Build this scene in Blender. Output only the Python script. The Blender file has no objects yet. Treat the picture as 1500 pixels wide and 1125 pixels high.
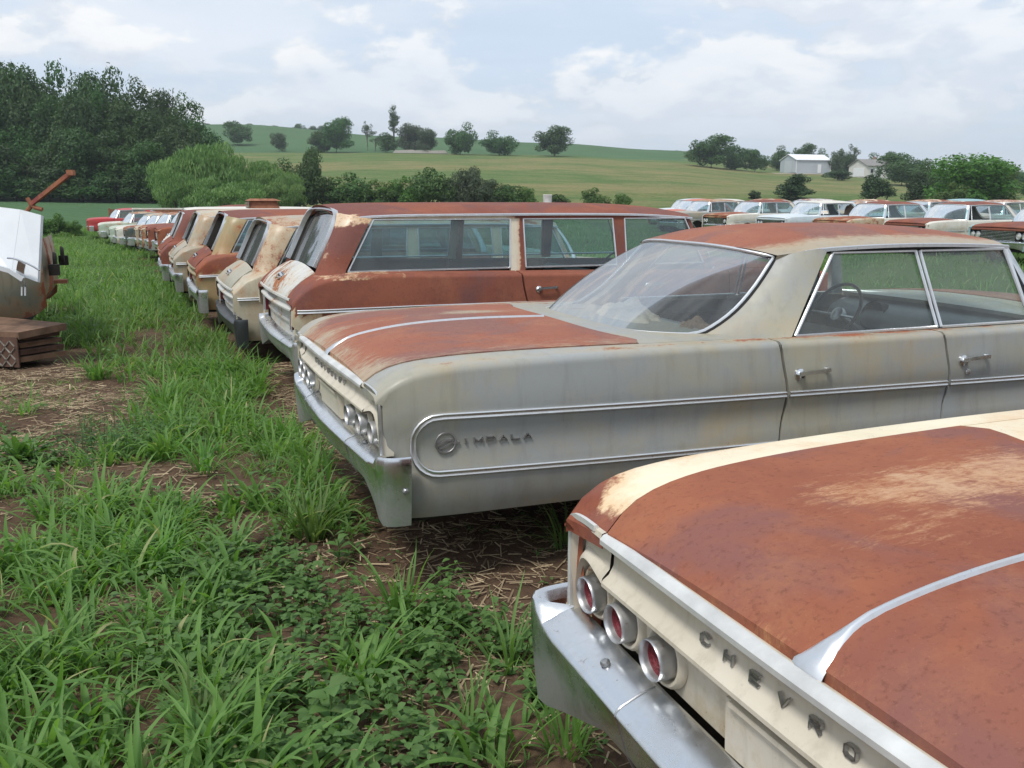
import bpy, math, random
import numpy as np
from mathutils import Vector, Matrix
random.seed(7); RNG = np.random.default_rng(11)
R = math.radians
scene = bpy.context.scene
COL = scene.collection
# ---------------------------------------------------------------- camera
PITCH, ROLL, CAMH, FPX = R(11.535), .005435, 1.645, 1360.3
cd = bpy.data.cameras.new('camera'); cam = bpy.data.objects.new('camera', cd); COL.objects.link(cam)
cd.sensor_width = 36; cd.lens = 36*FPX/1500; cd.clip_start = .05; cd.clip_end = 6000
fw = Vector((0, math.cos(PITCH), -math.sin(PITCH))); rt = Vector((1,0,0)); up = rt.cross(fw)
Rr = rt*math.cos(ROLL)+up*math.sin(ROLL); Uu = -rt*math.sin(ROLL)+up*math.cos(ROLL)
cam.matrix_world = Matrix(((Rr.x,Uu.x,-fw.x,0),(Rr.y,Uu.y,-fw.y,0),(Rr.z,Uu.z,-fw.z,CAMH),(0,0,0,1)))
scene.camera = cam
# ---------------------------------------------------------------- exposure, world, sun
scene.view_settings.view_transform = 'Standard'; scene.view_settings.look = 'None'
scene.view_settings.exposure = 0.42; scene.view_settings.gamma = 1; scene.view_settings.use_curve_mapping = False
SUN_EL, SUN_AZ = R(58), R(215)      # azimuth clockwise from +Y
world = bpy.data.worlds.new('World'); scene.world = world; world.use_nodes = True
wt = world.node_tree; wt.nodes.clear()
class NT:
    def __init__(s, t): s.t = t
    def n(s, typ, **kw):
        nd = s.t.nodes.new(typ)
        for k, v in kw.items():
            if k == 'inp':
                for a, b in v.items():
                    if isinstance(b, bpy.types.NodeSocket): s.t.links.new(b, nd.inputs[a])
                    else: nd.inputs[a].default_value = b
            else: setattr(nd, k, v)
        return nd
    def math(s, op, a, b=0.0, c=None, clamp=False):
        nd = s.n('ShaderNodeMath', operation=op, use_clamp=clamp)
        for i, x in enumerate((a, b) if c is None else (a, b, c)):
            if isinstance(x, bpy.types.NodeSocket): s.t.links.new(x, nd.inputs[i])
            else: nd.inputs[i].default_value = x
        return nd.outputs[0]
    def ramp(s, fac, stops, interp='LINEAR'):
        nd = s.n('ShaderNodeValToRGB'); cr = nd.color_ramp; cr.interpolation = interp
        while len(cr.elements) < len(stops): cr.elements.new(.5)
        for e, (p, c) in zip(cr.elements, stops):
            e.position = p; e.color = (c, c, c, 1) if isinstance(c, (int, float)) else (*c, 1)
        s.t.links.new(fac, nd.inputs[0]); return nd.outputs[0]
    def mix(s, fac, a, b, mode='MIX'):
        nd = s.n('ShaderNodeMix', data_type='RGBA', blend_type=mode)
        for i, x in ((0, fac), (6, a), (7, b)):
            if isinstance(x, bpy.types.NodeSocket): s.t.links.new(x, nd.inputs[i])
            else: nd.inputs[i].default_value = x if i == 0 else (*x, 1)
        return nd.outputs[2]
    def noise(s, vec, scale, detail=5, rough=.55, dist=0.0, w=None):
        nd = s.n('ShaderNodeTexNoise', inp={'Scale': scale, 'Detail': detail, 'Roughness': rough, 'Distortion': dist})
        if vec is not None: s.t.links.new(vec, nd.inputs['Vector'])
        return nd.outputs[0]
    def mapr(s, v, a, b, c, d, smooth=False):
        nd = s.n('ShaderNodeMapRange', interpolation_type='SMOOTHSTEP' if smooth else 'LINEAR')
        s.t.links.new(v, nd.inputs[0])
        for i, x in enumerate((a, b, c, d)): nd.inputs[i+1].default_value = x
        return nd.outputs[0]
    def scalev(s, vec, sc, off=(0,0,0)):
        nd = s.n('ShaderNodeMapping'); s.t.links.new(vec, nd.inputs[0]); nd.inputs['Scale'].default_value = sc; nd.inputs['Location'].default_value = off
        return nd.outputs[0]
w = NT(wt)
sky = w.n('ShaderNodeTexSky', sky_type='NISHITA', sun_disc=False, sun_elevation=SUN_EL, sun_rotation=SUN_AZ, air_density=1.0, dust_density=2.0, ozone_density=1.0)
tc = w.n('ShaderNodeTexCoord'); sep = w.n('ShaderNodeSeparateXYZ', inp={0: tc.outputs['Generated']})
zz = w.math('ADD', w.math('MAXIMUM', sep.outputs[2], 0.0), .11)
px = w.math('DIVIDE', sep.outputs[0], zz); py = w.math('DIVIDE', sep.outputs[1], zz)
cv = w.n('ShaderNodeCombineXYZ', inp={0: px, 1: py, 2: 0.0}).outputs[0]
n1 = w.noise(w.scalev(cv, (1.0,1.0,1), (3.1,.7,0)), .75, 9, .55, .25)
n2 = w.noise(w.scalev(cv, (.6,1.6,1), (9,2,0)), 2.2, 8, .6, .3)
cm = w.mapr(n1, .40, .60, 0, 1, True)
thin = w.mapr(n2, .35, .7, .86, .97)
# cumulus puffs low over the horizon, evaluated on the view direction so they keep a puffy outline
pd = w.scalev(tc.outputs['Generated'], (1,1,2.2), (1.3,.2,0.35))
n3 = w.math('ADD', w.math('MULTIPLY', w.noise(pd, 6.5, 10, .55, .15), .7), w.math('MULTIPLY', w.noise(pd, 2.2, 3, .5), .3))
band = w.math('MULTIPLY', w.mapr(sep.outputs[2], .035, .075, 0, 1, True), w.mapr(sep.outputs[2], .9, .5, .6, 1, True))
puff = w.math('MULTIPLY', w.mapr(n3, .485, .535, 0, 1, True), band)
pe = w.scalev(tc.outputs['Generated'], (1,1,2.2), (1.3,.2,0.35+.045)); n3b = w.math('ADD', w.math('MULTIPLY', w.noise(pe, 6.5, 10, .55, .15), .7), w.math('MULTIPLY', w.noise(pe, 2.2, 3, .5), .3))
lit = w.mapr(w.math('SUBTRACT', n3, n3b), -.05, .07, 0, 1, True)
ccol = w.mix(cm, (.53,.62,.74), (.64,.69,.76))
ccol = w.mix(w.math('MULTIPLY', puff, .85), ccol, w.mix(lit, (.59,.63,.695), (.80,.80,.80)))
shade = w.noise(w.scalev(tc.outputs['Generated'], (1,1,3), (5,1,0)), 4.5, 7, .5)
ccol = w.mix(w.mapr(shade, .42, .66, 0, .40), ccol, (.50,.585,.70))
amt = w.math('MAXIMUM', w.math('MAXIMUM', thin, cm), puff)
hor = w.mapr(sep.outputs[2], .0, .14, .9, 0)
ccol = w.mix(hor, ccol, (.55,.61,.69))
bg1 = w.n('ShaderNodeBackground', inp={'Color': sky.outputs[0], 'Strength': .10})
bg2 = w.n('ShaderNodeBackground', inp={'Color': ccol, 'Strength': 1.0})
mx = w.n('ShaderNodeMixShader', inp={0: w.math('MULTIPLY', amt, .97), 1: bg1.outputs[0], 2: bg2.outputs[0]})
w.n('ShaderNodeOutputWorld', inp={0: mx.outputs[0]})
sd = bpy.data.lights.new('sun', 'SUN'); sd.energy = 2.0; sd.angle = R(12); sd.color = (1, .965, .90)
sun = bpy.data.objects.new('sun', sd); COL.objects.link(sun)
sdir = Vector((math.sin(SUN_AZ)*math.cos(SUN_EL), math.cos(SUN_AZ)*math.cos(SUN_EL), math.sin(SUN_EL)))
sun.rotation_euler = sdir.to_track_quat('Z', 'Y').to_euler()

# ---------------------------------------------------------------- mesh helpers
def tag(o, label=None, cat=None, group=None, kind=None):
    if label: o['label'] = label
    if cat: o['category'] = cat
    if group: o['group'] = group
    if kind: o['kind'] = kind
    return o
def empty(name, loc, rz=0, label=None, cat=None, group=None):
    o = bpy.data.objects.new(name, None); COL.objects.link(o); o.location = loc; o.rotation_euler = (0,0,rz)
    o.empty_display_size = .2
    return tag(o, label, cat, group)
def build(name, V, F, mat, parent=None, smooth=True, attr=None, weld=True, sharp=40):
    me = bpy.data.meshes.new(name)
    me.from_pydata([tuple(v) for v in V], [], F)
    if weld:
        import bmesh
        bm = bmesh.new(); bm.from_mesh(me); bmesh.ops.remove_doubles(bm, verts=bm.verts, dist=.0006)
        bmesh.ops.dissolve_degenerate(bm, edges=bm.edges, dist=.0001); bm.to_mesh(me); bm.free()
    me.validate()
    if smooth:
        me.polygons.foreach_set('use_smooth', [True]*len(me.polygons))
        try: me.set_sharp_from_angle(angle=R(sharp))
        except Exception: pass
    if attr is not None:
        a = me.attributes.new('rust', 'FLOAT', 'POINT')
        co = np.empty(len(me.vertices)*3); me.vertices.foreach_get('co', co); co = co.reshape(-1,3)
        a.data.foreach_set('value', (np.zeros(len(co))+attr(co) if callable(attr) else np.full(len(co), float(attr))).astype(np.float32))
    me.materials.append(mat)
    o = bpy.data.objects.new(name, me); COL.objects.link(o)
    if parent: o.parent = parent
    return o
class MB:
    def __init__(s): s.V = []; s.F = []
    def grid(s, rows, flip=False, closeu=False):
        b = len(s.V); n = len(rows[0]); m = len(rows)
        for r in rows: s.V += [tuple(p) for p in r]
        for i in range(m-1):
            for j in range(n if closeu else n-1):
                q = [b+i*n+j, b+i*n+(j+1) % n, b+(i+1)*n+(j+1) % n, b+(i+1)*n+j]
                s.F.append(q[::-1] if flip else q)
        return s
    def box(s, x0, x1, y0, y1, z0, z1):
        b = len(s.V)
        s.V += [(x,y,z) for z in (z0,z1) for y in (y0,y1) for x in (x0,x1)]
        s.F += [[b+i for i in f] for f in ((0,2,3,1),(4,5,7,6),(0,1,5,4),(2,6,7,3),(0,4,6,2),(1,3,7,5))]
        return s
    def hexa(s, P):   # 8 points: bottom 4 ccw, top 4 ccw
        b = len(s.V); s.V += [tuple(p) for p in P]
        s.F += [[b+i for i in f] for f in ((3,2,1,0),(4,5,6,7),(0,1,5,4),(1,2,6,5),(2,3,7,6),(3,0,4,7))]
        return s
    def poly(s, P): b = len(s.V); s.V += [tuple(p) for p in P]; s.F.append(list(range(b, b+len(P)))); return s
    def sweep(s, path, prof, upv=(0,0,1), closed=False, caps=True):
        # prof: (a,b) a along side vector (N), b along up vector
        P = [Vector(p) for p in path]; n = len(P); rows = []
        U0 = upv if callable(upv) else (lambda i: Vector(upv))
        for i in range(n):
            if closed: T = P[(i+1) % n]-P[i-1]
            else: T = P[min(i+1, n-1)]-P[max(i-1, 0)]
            T.normalize(); S = T.cross(U0(i)); 
            if S.length < 1e-6: S = Vector((1,0,0))
            S.normalize(); Uv = S.cross(T)
            rows.append([P[i]+S*a+Uv*b for a, b in prof])
        if closed: rows.append(rows[0])
        b = len(s.V); s.grid(rows, closeu=True)
        if caps and not closed:
            k = len(prof); s.F.append([b+i for i in range(k)]); s.F.append([b+(n-1)*k+i for i in range(k)][::-1])
        return s
    def tube(s, path, r, k=8, upv=(0,0,1), closed=False):
        return s.sweep(path, [(r*math.cos(2*math.pi*i/k), r*math.sin(2*math.pi*i/k)) for i in range(k)], upv, closed)
    def lathe(s, c, axis, prof, k=20):   # prof (r, h) along axis
        A = Vector(axis).normalized(); B = A.orthogonal().normalized(); D = A.cross(B); c = Vector(c)
        rows = [[c+A*h+(B*math.cos(t)+D*math.sin(t))*r for t in [2*math.pi*i/k for i in range(k)]] for r, h in prof]
        return s.grid(rows, closeu=True)
    def build(s, name, mat, parent=None, **k): return build(name, s.V, s.F, mat, parent, **k)
def cr(xs, ys, x):
    # cubic hermite through table
    xs = list(xs)
    if x <= xs[0]: return ys[0]
    if x >= xs[-1]: return ys[-1]
    i = max(j for j in range(len(xs)-1) if xs[j] <= x)
    h = xs[i+1]-xs[i]; t = (x-xs[i])/h
    d = lambda j: 0 if j <= 0 or j >= len(xs)-1 else (ys[j+1]-ys[j-1])/(xs[j+1]-xs[j-1])
    m0 = d(i) if i > 0 else (ys[1]-ys[0])/h; m1 = d(i+1) if i+1 < len(xs)-1 else (ys[-1]-ys[-2])/h
    return (2*t**3-3*t*t+1)*ys[i]+(t**3-2*t*t+t)*h*m0+(-2*t**3+3*t*t)*ys[i+1]+(t**3-t*t)*h*m1
def lin(a, b, n): return [a+(b-a)*i/(n-1) for i in range(n)]
def sstep(a, b, x): 
    t = np.clip((x-a)/(b-a), 0, 1); return t*t*(3-2*t)

# ---------------------------------------------------------------- materials
def mat(name):
    m = bpy.data.materials.new(name); m.use_nodes = True; t = m.node_tree; t.nodes.clear(); return m, NT(t)
def finish(m, nt, bsdf):
    nt.n('ShaderNodeOutputMaterial', inp={0: bsdf}); return m
def simple(name, col, rough=.6, metal=0, nscale=6, namt=.25, bump=.0, bscale=30, spec=.4):
    m, t = mat(name); c = t.n('ShaderNodeTexCoord').outputs['Object']
    n = t.noise(c, nscale, 6, .6)
    f = t.mapr(n, .3, .7, 1-namt, 1+namt)
    colr = t.mix(1.0, col, t.n('ShaderNodeCombineColor', inp={0: f, 1: f, 2: f}).outputs[0], 'MULTIPLY')
    b = t.n('ShaderNodeBsdfPrincipled', inp={'Base Color': colr, 'Roughness': rough, 'Metallic': metal, 'Specular IOR Level': spec})
    if bump:
        bn = t.n('ShaderNodeBump', inp={'Height': t.noise(c, bscale, 5, .6), 'Strength': bump, 'Distance': .01}); t.t.links.new(bn.outputs[0], b.inputs['Normal'])
    return finish(m, t, b.outputs[0])
def paint(name, base, base2=None, scale=1.6, k=.9, rustc=((.20,.062,.038),(.32,.11,.060),(.27,.085,.055)), stain=(.42,.20,.075), rough=.42, thin=.5, seed=0.0, scratch=0.0, dirt=.35, soft=.10):
    """weathered paint: 'rust' attribute (0..1) plus noise decides where bare rust shows"""
    m, t = mat(name); c = t.n('ShaderNodeTexCoord').outputs['Object']; c = t.scalev(c, (1,1,1), (seed, seed*1.7, seed*.3))
    at = t.n('ShaderNodeAttribute', attribute_name='rust').outputs['Fac']
    big = t.noise(c, scale, 4, .6, .4); mid = t.noise(c, scale*5, 8, .68, .3); fine = t.noise(c, 60, 5, .7)
    streak = t.noise(t.scalev(c, (9,9,.9)), 2.0, 6, .65)
    s = t.math('ADD', t.math('MULTIPLY', big, .50), t.math('MULTIPLY', mid, .33)); s = t.math('ADD', s, t.math('MULTIPLY', fine, .17))
    if scratch:
        sc = t.noise(t.scalev(c, (2.2,7,3)), 6.0, 9, .78, .8); s = t.math('ADD', t.math('MULTIPLY', s, 1-scratch), t.math('MULTIPLY', sc, scratch))
    v = t.math('ADD', at, t.math('MULTIPLY', t.math('SUBTRACT', s, .5), k*3.0))
    mask = t.mapr(v, .5-soft*.5, .5+soft*.5, 0, 1, True)
    halo = t.mapr(v, .5-soft*2.4, .5+soft*.2, 0, 1, True)
    b2 = base2 or tuple(x*.72 for x in base)
    pc = t.mix(t.mapr(t.noise(t.scalev(c,(1,1,1),(7,3,1)), 1.7, 6, .62, .5), .36, .64, 0, 1, True), base, b2)
    pc = t.mix(t.mapr(streak, .5, .72, 0, dirt), pc, tuple(x*.45 for x in (base[0],base[1]*.92,base[2]*.8)))
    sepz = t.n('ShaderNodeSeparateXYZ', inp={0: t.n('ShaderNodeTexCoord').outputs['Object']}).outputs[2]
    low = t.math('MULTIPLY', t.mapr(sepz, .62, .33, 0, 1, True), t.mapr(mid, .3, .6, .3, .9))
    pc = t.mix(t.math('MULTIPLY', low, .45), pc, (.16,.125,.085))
    pc = t.mix(t.mapr(fine, .60, .75, 0, .3), pc, tuple(x*.4 for x in base))
    pc = t.mix(t.math('MULTIPLY', halo, thin), pc, stain)
    rc = t.mix(t.mapr(t.math('ADD', t.math('MULTIPLY', mid, .45), t.math('MULTIPLY', big, .55)), .40, .60, 0, 1), rustc[0], rustc[1])
    rc = t.mix(t.mapr(t.noise(t.scalev(c,(1,1,1),(2,8,4)), 1.5, 4, .6, .8), .46, .60, 0, .8, True), rc, (rustc[2][0]*.80, rustc[2][1]*1.05, rustc[2][2]*1.25))
    rc = t.mix(t.mapr(t.noise(t.scalev(c,(1,1,1),(4,1,9)), 3.2, 10, .80), .50, .68, 0, .65), rc, (rustc[1][0]*1.12, rustc[1][1]*1.30, rustc[1][2]*1.25))
    rc = t.mix(t.mapr(fine, .30, .46, .45, 0), rc, (.09,.034,.026))
    spk = t.noise(c, 150, 3, .8); rc = t.mix(t.mapr(spk, .63, .72, 0, .35), rc, (rustc[1][0]*1.3, rustc[1][1]*1.8, rustc[1][2]*2.0)); rc = t.mix(t.mapr(t.noise(c, 26, 6, .7), .64, .72, 0, .5), rc, (.085,.036,.030))
    col = t.mix(mask, pc, rc)
    ro = t.math('ADD', t.math('MULTIPLY', mask, .82-rough), t.math('ADD', rough, t.math('MULTIPLY', t.math('SUBTRACT', mid, .5), .5)), clamp=True)
    b = t.n('ShaderNodeBsdfPrincipled', inp={'Base Color': col, 'Roughness': ro, 'Specular IOR Level': t.mapr(mask, 0, 1, .42, .13)})
    hh = t.math('ADD', t.math('MULTIPLY', fine, t.mapr(mask, 0, 1, .25, 1.0)), t.math('MULTIPLY', mask, -.5))
    dent = t.noise(c, 3.0, 2, .4)
    bn0 = t.n('ShaderNodeBump', inp={'Height': dent, 'Strength': .16, 'Distance': .04})
    bn = t.n('ShaderNodeBump', inp={'Height': hh, 'Strength': .22, 'Distance': .003, 'Normal': bn0.outputs[0]}); t.t.links.new(bn.outputs[0], b.inputs['Normal'])
    return finish(m, t, b.outputs[0])
def chrome(name, col=(.62,.64,.66), rough=.16, dirt=.35):
    m, t = mat(name); c = t.n('ShaderNodeTexCoord').outputs['Object']
    n = t.noise(c, 5, 7, .68, .5); n2 = t.noise(c, 45, 6, .7); st = t.noise(t.scalev(c,(14,14,1.5)), 2, 5, .6)
    d = t.math('MULTIPLY', t.mapr(n, .46, .68, 0, 1), dirt); d = t.math('ADD', d, t.math('MULTIPLY', t.mapr(st, .52, .7, 0, 1), dirt*.6), clamp=True)
    zl_ = t.n('ShaderNodeSeparateXYZ', inp={0: c}).outputs[2]; d = t.math('ADD', d, t.math('MULTIPLY', t.mapr(zl_, .56, .40, 0, .55, True), t.math('MULTIPLY', t.mapr(zl_, .05, .3, 0, 1), t.mapr(n, .35, .6, .5, 1))), clamp=True)
    sp = t.mapr(n2, .63, .70, 0, .5)
    cc = t.mix(d, col, (.22,.20,.17)); cc = t.mix(sp, cc, (.20,.11,.07))
    ro = t.math('ADD', rough, t.math('ADD', t.math('MULTIPLY', d, .45), t.math('MULTIPLY', n, .14)), clamp=True)
    b = t.n('ShaderNodeBsdfPrincipled', inp={'Base Color': cc, 'Roughness': ro, 'Metallic': t.mapr(d, 0, 1, 1, .45)})
    bn = t.n('ShaderNodeBump', inp={'Height': t.noise(c, 7, 3, .5), 'Strength': .05, 'Distance': .02}); t.t.links.new(bn.outputs[0], b.inputs['Normal'])
    return finish(m, t, b.outputs[0])
def glass(name, tint=(.74,.82,.80), dirt=.16, dcol=(.42,.44,.42), refl=1.0, streak=.0):
    m, t = mat(name); c = t.n('ShaderNodeTexCoord').outputs['Object']
    tr = t.n('ShaderNodeBsdfTransparent', inp={'Color': (*tint, 1)})
    gl = t.n('ShaderNodeBsdfGlossy', inp={'Color': (1,1,1,1), 'Roughness': .03})
    df = t.n('ShaderNodeBsdfDiffuse', inp={'Color': (*dcol, 1)})
    fr = t.n('ShaderNodeLayerWeight', inp={'Blend': .26}).outputs['Fresnel']
    f = t.math('ADD', t.math('MULTIPLY', fr, .85*refl), .05*refl, clamp=True)
    a = t.n('ShaderNodeMixShader', inp={0: f, 1: tr.outputs[0], 2: gl.outputs[0]})
    n = t.math('ADD', t.math('MULTIPLY', t.noise(c, 3.2, 7, .65, .5), .6), t.math('MULTIPLY', t.noise(c, 28, 5, .7), .4))
    if streak:
        st = t.noise(t.scalev(c, (1.5,13,1)), 1.6, 6, .6, .6); n = t.math('ADD', t.math('MULTIPLY', n, 1-streak), t.math('MULTIPLY', st, streak))
    d = t.mapr(n, .34, .68, dirt*.35, dirt*1.9)
    e = t.n('ShaderNodeMixShader', inp={0: d, 1: a.outputs[0], 2: df.outputs[0]})
    return finish(m, t, e.outputs[0])
M = {}
M['chrome'] = chrome('chrome', (.70,.72,.74), .13, .20); M['bright'] = chrome('bright_trim', (.74,.75,.76), .28, .25); M['dull_chrome'] = chrome('dull_chrome', (.50,.51,.52), .32, .6)
M['alu'] = simple('aged_aluminium', (.60,.60,.58), .45, .35, 8, .2, .1)
M['glass'] = glass('window_glass', (.60,.78,.80), .11, (.25,.33,.34)); M['glass_back'] = glass('dusty_rear_glass', (.62,.68,.69), .13, (.36,.38,.39), .5, .75)
M['glass_side'] = glass('hardtop_side_glass', (.78,.86,.85), .08, (.36,.40,.38), .8)
M['lens'] = simple('red_lens', (.15,.006,.014), .38, 0, 60, .4, .5, 160, .5)
M['white_lens'] = simple('clear_lamp', (.55,.55,.52), .12, .2, 20, .15, 0, 30, .8)
M['black'] = simple('black_rubber', (.014,.014,.014), .7, 0, 12, .3, .2, 40)
M['under'] = simple('underbody_grime', (.020,.017,.014), .9, 0, 9, .4, .3, 40)
M['tire'] = simple('tyre_rubber', (.030,.028,.026), .85, 0, 14, .4, .3, 60)
M['vinyl_grey'] = simple('grey_seat_vinyl', (.145,.165,.175), .5, 0, 5, .25, .1); M['vinyl_aqua'] = simple('aqua_seat_vinyl', (.07,.17,.18), .5, 0, 5, .25, .1)
M['dash'] = simple('dash_paint', (.20,.235,.25), .4, 0, 5, .2); M['headliner'] = simple('headliner', (.30,.30,.27), .9, 0, 4, .2)
M['wheel_grey'] = simple('steering_wheel_plastic', (.06,.065,.07), .35)
M['rag'] = simple('torn_cloth', (.50,.42,.32), .95, 0, 7, .45, .5, 25)
M['letter'] = chrome('letter_metal', (.46,.46,.47), .30, .3)
# ---------------------------------------------------------------- terrain
_hd = [0,4,15,30,45,70,100,150,200,270,330,400,460,700,2500]
_hu = [-300,0,350,600,800,960,1150,1400,1800]
_hz = np.array([
 [0,0,-.20,-.50,-.90,-.35,.7,3,6,10,14,18,18,10,0],
 [0,0,-.20,-.50,-.90,-.35,.7,3,6,10,14,20,20,12,0],
 [0,0,-.18,-.42,-.80,-.30,.5,3.5,7,13,20.5,30,29,14,0],
 [0,0,-.05,-.10,-.02,.1,.3,4,8,13.4,19,25,24,12,0],
 [0,0,0,0,0,.0,.2,3.6,8,13.2,18.4,22.6,21,10,0],
 [0,0,0,0,0,.0,.2,3,7,12,16,20.0,19,8,0],
 [0,0,0,0,.05,.05,.2,2.2,5,9,12,15,14,6,0],
 [0,0,0,.05,.1,.1,.3,1.8,4,7,9.4,12,11,5,0],
 [0,0,0,.05,.1,.1,.3,1.8,4,7,9,11,10,5,0]], float)
def ground_np(x, y):
    x = np.asarray(x, float); y = np.asarray(y, float)
    yy = np.maximum(y, .5); u = 750+1360.3*x/np.maximum(yy, 6)
    u = np.clip(u, -300, 1800)
    iu = np.clip(np.searchsorted(_hu, u)-1, 0, len(_hu)-2); id_ = np.clip(np.searchsorted(_hd, yy)-1, 0, len(_hd)-2)
    hu = np.array(_hu, float); hd = np.array(_hd, float)
    a = (u-hu[iu])/(hu[iu+1]-hu[iu]); b = np.clip((yy-hd[id_])/(hd[id_+1]-hd[id_]), 0, 1); a = a*a*(3-2*a)
    q = _hz[iu,id_]*(1-a)*(1-b)+_hz[iu+1,id_]*a*(1-b)+_hz[iu,id_+1]*(1-a)*b+_hz[iu+1,id_+1]*a*b
    q += np.where(yy > 120, np.sin(x*.021+1)*np.sin(yy*.017)*.5, 0)
    return q
def ground(x, y): return float(ground_np(x, y))
def vnoise(x, y, sc, seed=0):
    x = np.asarray(x, float)*sc; y = np.asarray(y, float)*sc; xi = np.floor(x).astype(np.int64); yi = np.floor(y).astype(np.int64); fx = x-xi; fy = y-yi
    fx = fx*fx*(3-2*fx); fy = fy*fy*(3-2*fy)
    def h(a, b):
        q = np.sin(a*127.1+b*311.7+seed*74.7)*43758.5453; return q-np.floor(q)
    return h(xi,yi)*(1-fx)*(1-fy)+h(xi+1,yi)*fx*(1-fy)+h(xi,yi+1)*(1-fx)*fy+h(xi+1,yi+1)*fx*fy
def fbm(x, y, sc, seed=0, o=4):
    s = 0; a = .5
    for i in range(o): s = s+a*vnoise(x, y, sc*2**i, seed+i); a *= .5
    return s/(1-.5**o)
# car-row frame (origin at the grey hardtop's tail)
RA = R(22.8); ROWO = np.array([-.942, 4.386])
def rowframe(x, y):
    dx = np.asarray(x)-ROWO[0]; dy = np.asarray(y)-ROWO[1]
    return dx*math.cos(RA)+dy*math.sin(RA), -dx*math.sin(RA)+dy*math.cos(RA)
BARE = [(-3.2,6.15,.82,.8),(-3.9,7.6,.9,1.0),(-4.9,8.8,1.1,.7),(-1.85,5.05,.5,.30),(-1.75,6.85,.18,.35),(-.32,3.95,.85,.58),(-.10,3.1,.34,.4),(.42,2.95,.35,.4),(-.78,3.5,.30,.26),(-2.35,5.3,.6,.26),(-1.35,4.45,.22,.22),(-2.9,4.6,.25,.15),(-.95,5.35,.2,.25),(-1.55,3.5,.16,.12),(-.75,2.95,.16,.14),(-3.6,6.2,.9,.9),(-.45,2.55,.3,.2)]
def bare(x, y):
    x = np.asarray(x, float); y = np.asarray(y, float); b = np.zeros_like(x)
    wob = (fbm(x, y, 2.2, 5)-.5)*.9
    for cx, cy, rx, ry in BARE:
        b = np.maximum(b, 1-sstep(.65, 1.25, np.sqrt(((x-cx)/rx)**2+((y-cy)/ry)**2)+wob))
    lx, ly = rowframe(x, y)
    b = np.maximum(b, sstep(.15,.5,lx)*(1-sstep(5.4,6.2,lx))*(1-sstep(40,46,ly)))   # under the parked row
    return b
def wheelbare(x, y): return 0
# ---- terrain sheet
def geo(a, b, n, p=2.2): return [a+(b-a)*(i/n)**p for i in range(1, n+1)]
gx = [-q for q in geo(7.5, 900, 60)][::-1]+list(np.arange(-7.5, 4.0, .055))+geo(4.0, 900, 66)
gy = [-30,-15,-6,-1,.8]+list(np.arange(1.7, 10.5, .055))+geo(10.5, 45, 60, 1.4)+geo(45, 430, 100, 1.3)+geo(430, 2500, 24, 2)
gx = np.array(gx); gy = np.array(gy)
GX, GY = np.meshgrid(gx, gy); GZ = ground_np(GX, GY)
nearm = (1-sstep(14, 30, GY))
bareg = bare(GX, GY)
GZ = GZ+nearm*((fbm(GX, GY, 1.3, 3)-.5)*.09+(fbm(GX, GY, 7, 9, 3)-.5)*.045*(GY < 12))
def gz_np(x, y):
    x = np.asarray(x, float); y = np.asarray(y, float)
    return ground_np(x, y)+(1-sstep(14,30,y))*((fbm(x, y, 1.3, 3)-.5)*.09+(fbm(x, y, 7, 9, 3)-.5)*.045*(y < 12))
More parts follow.
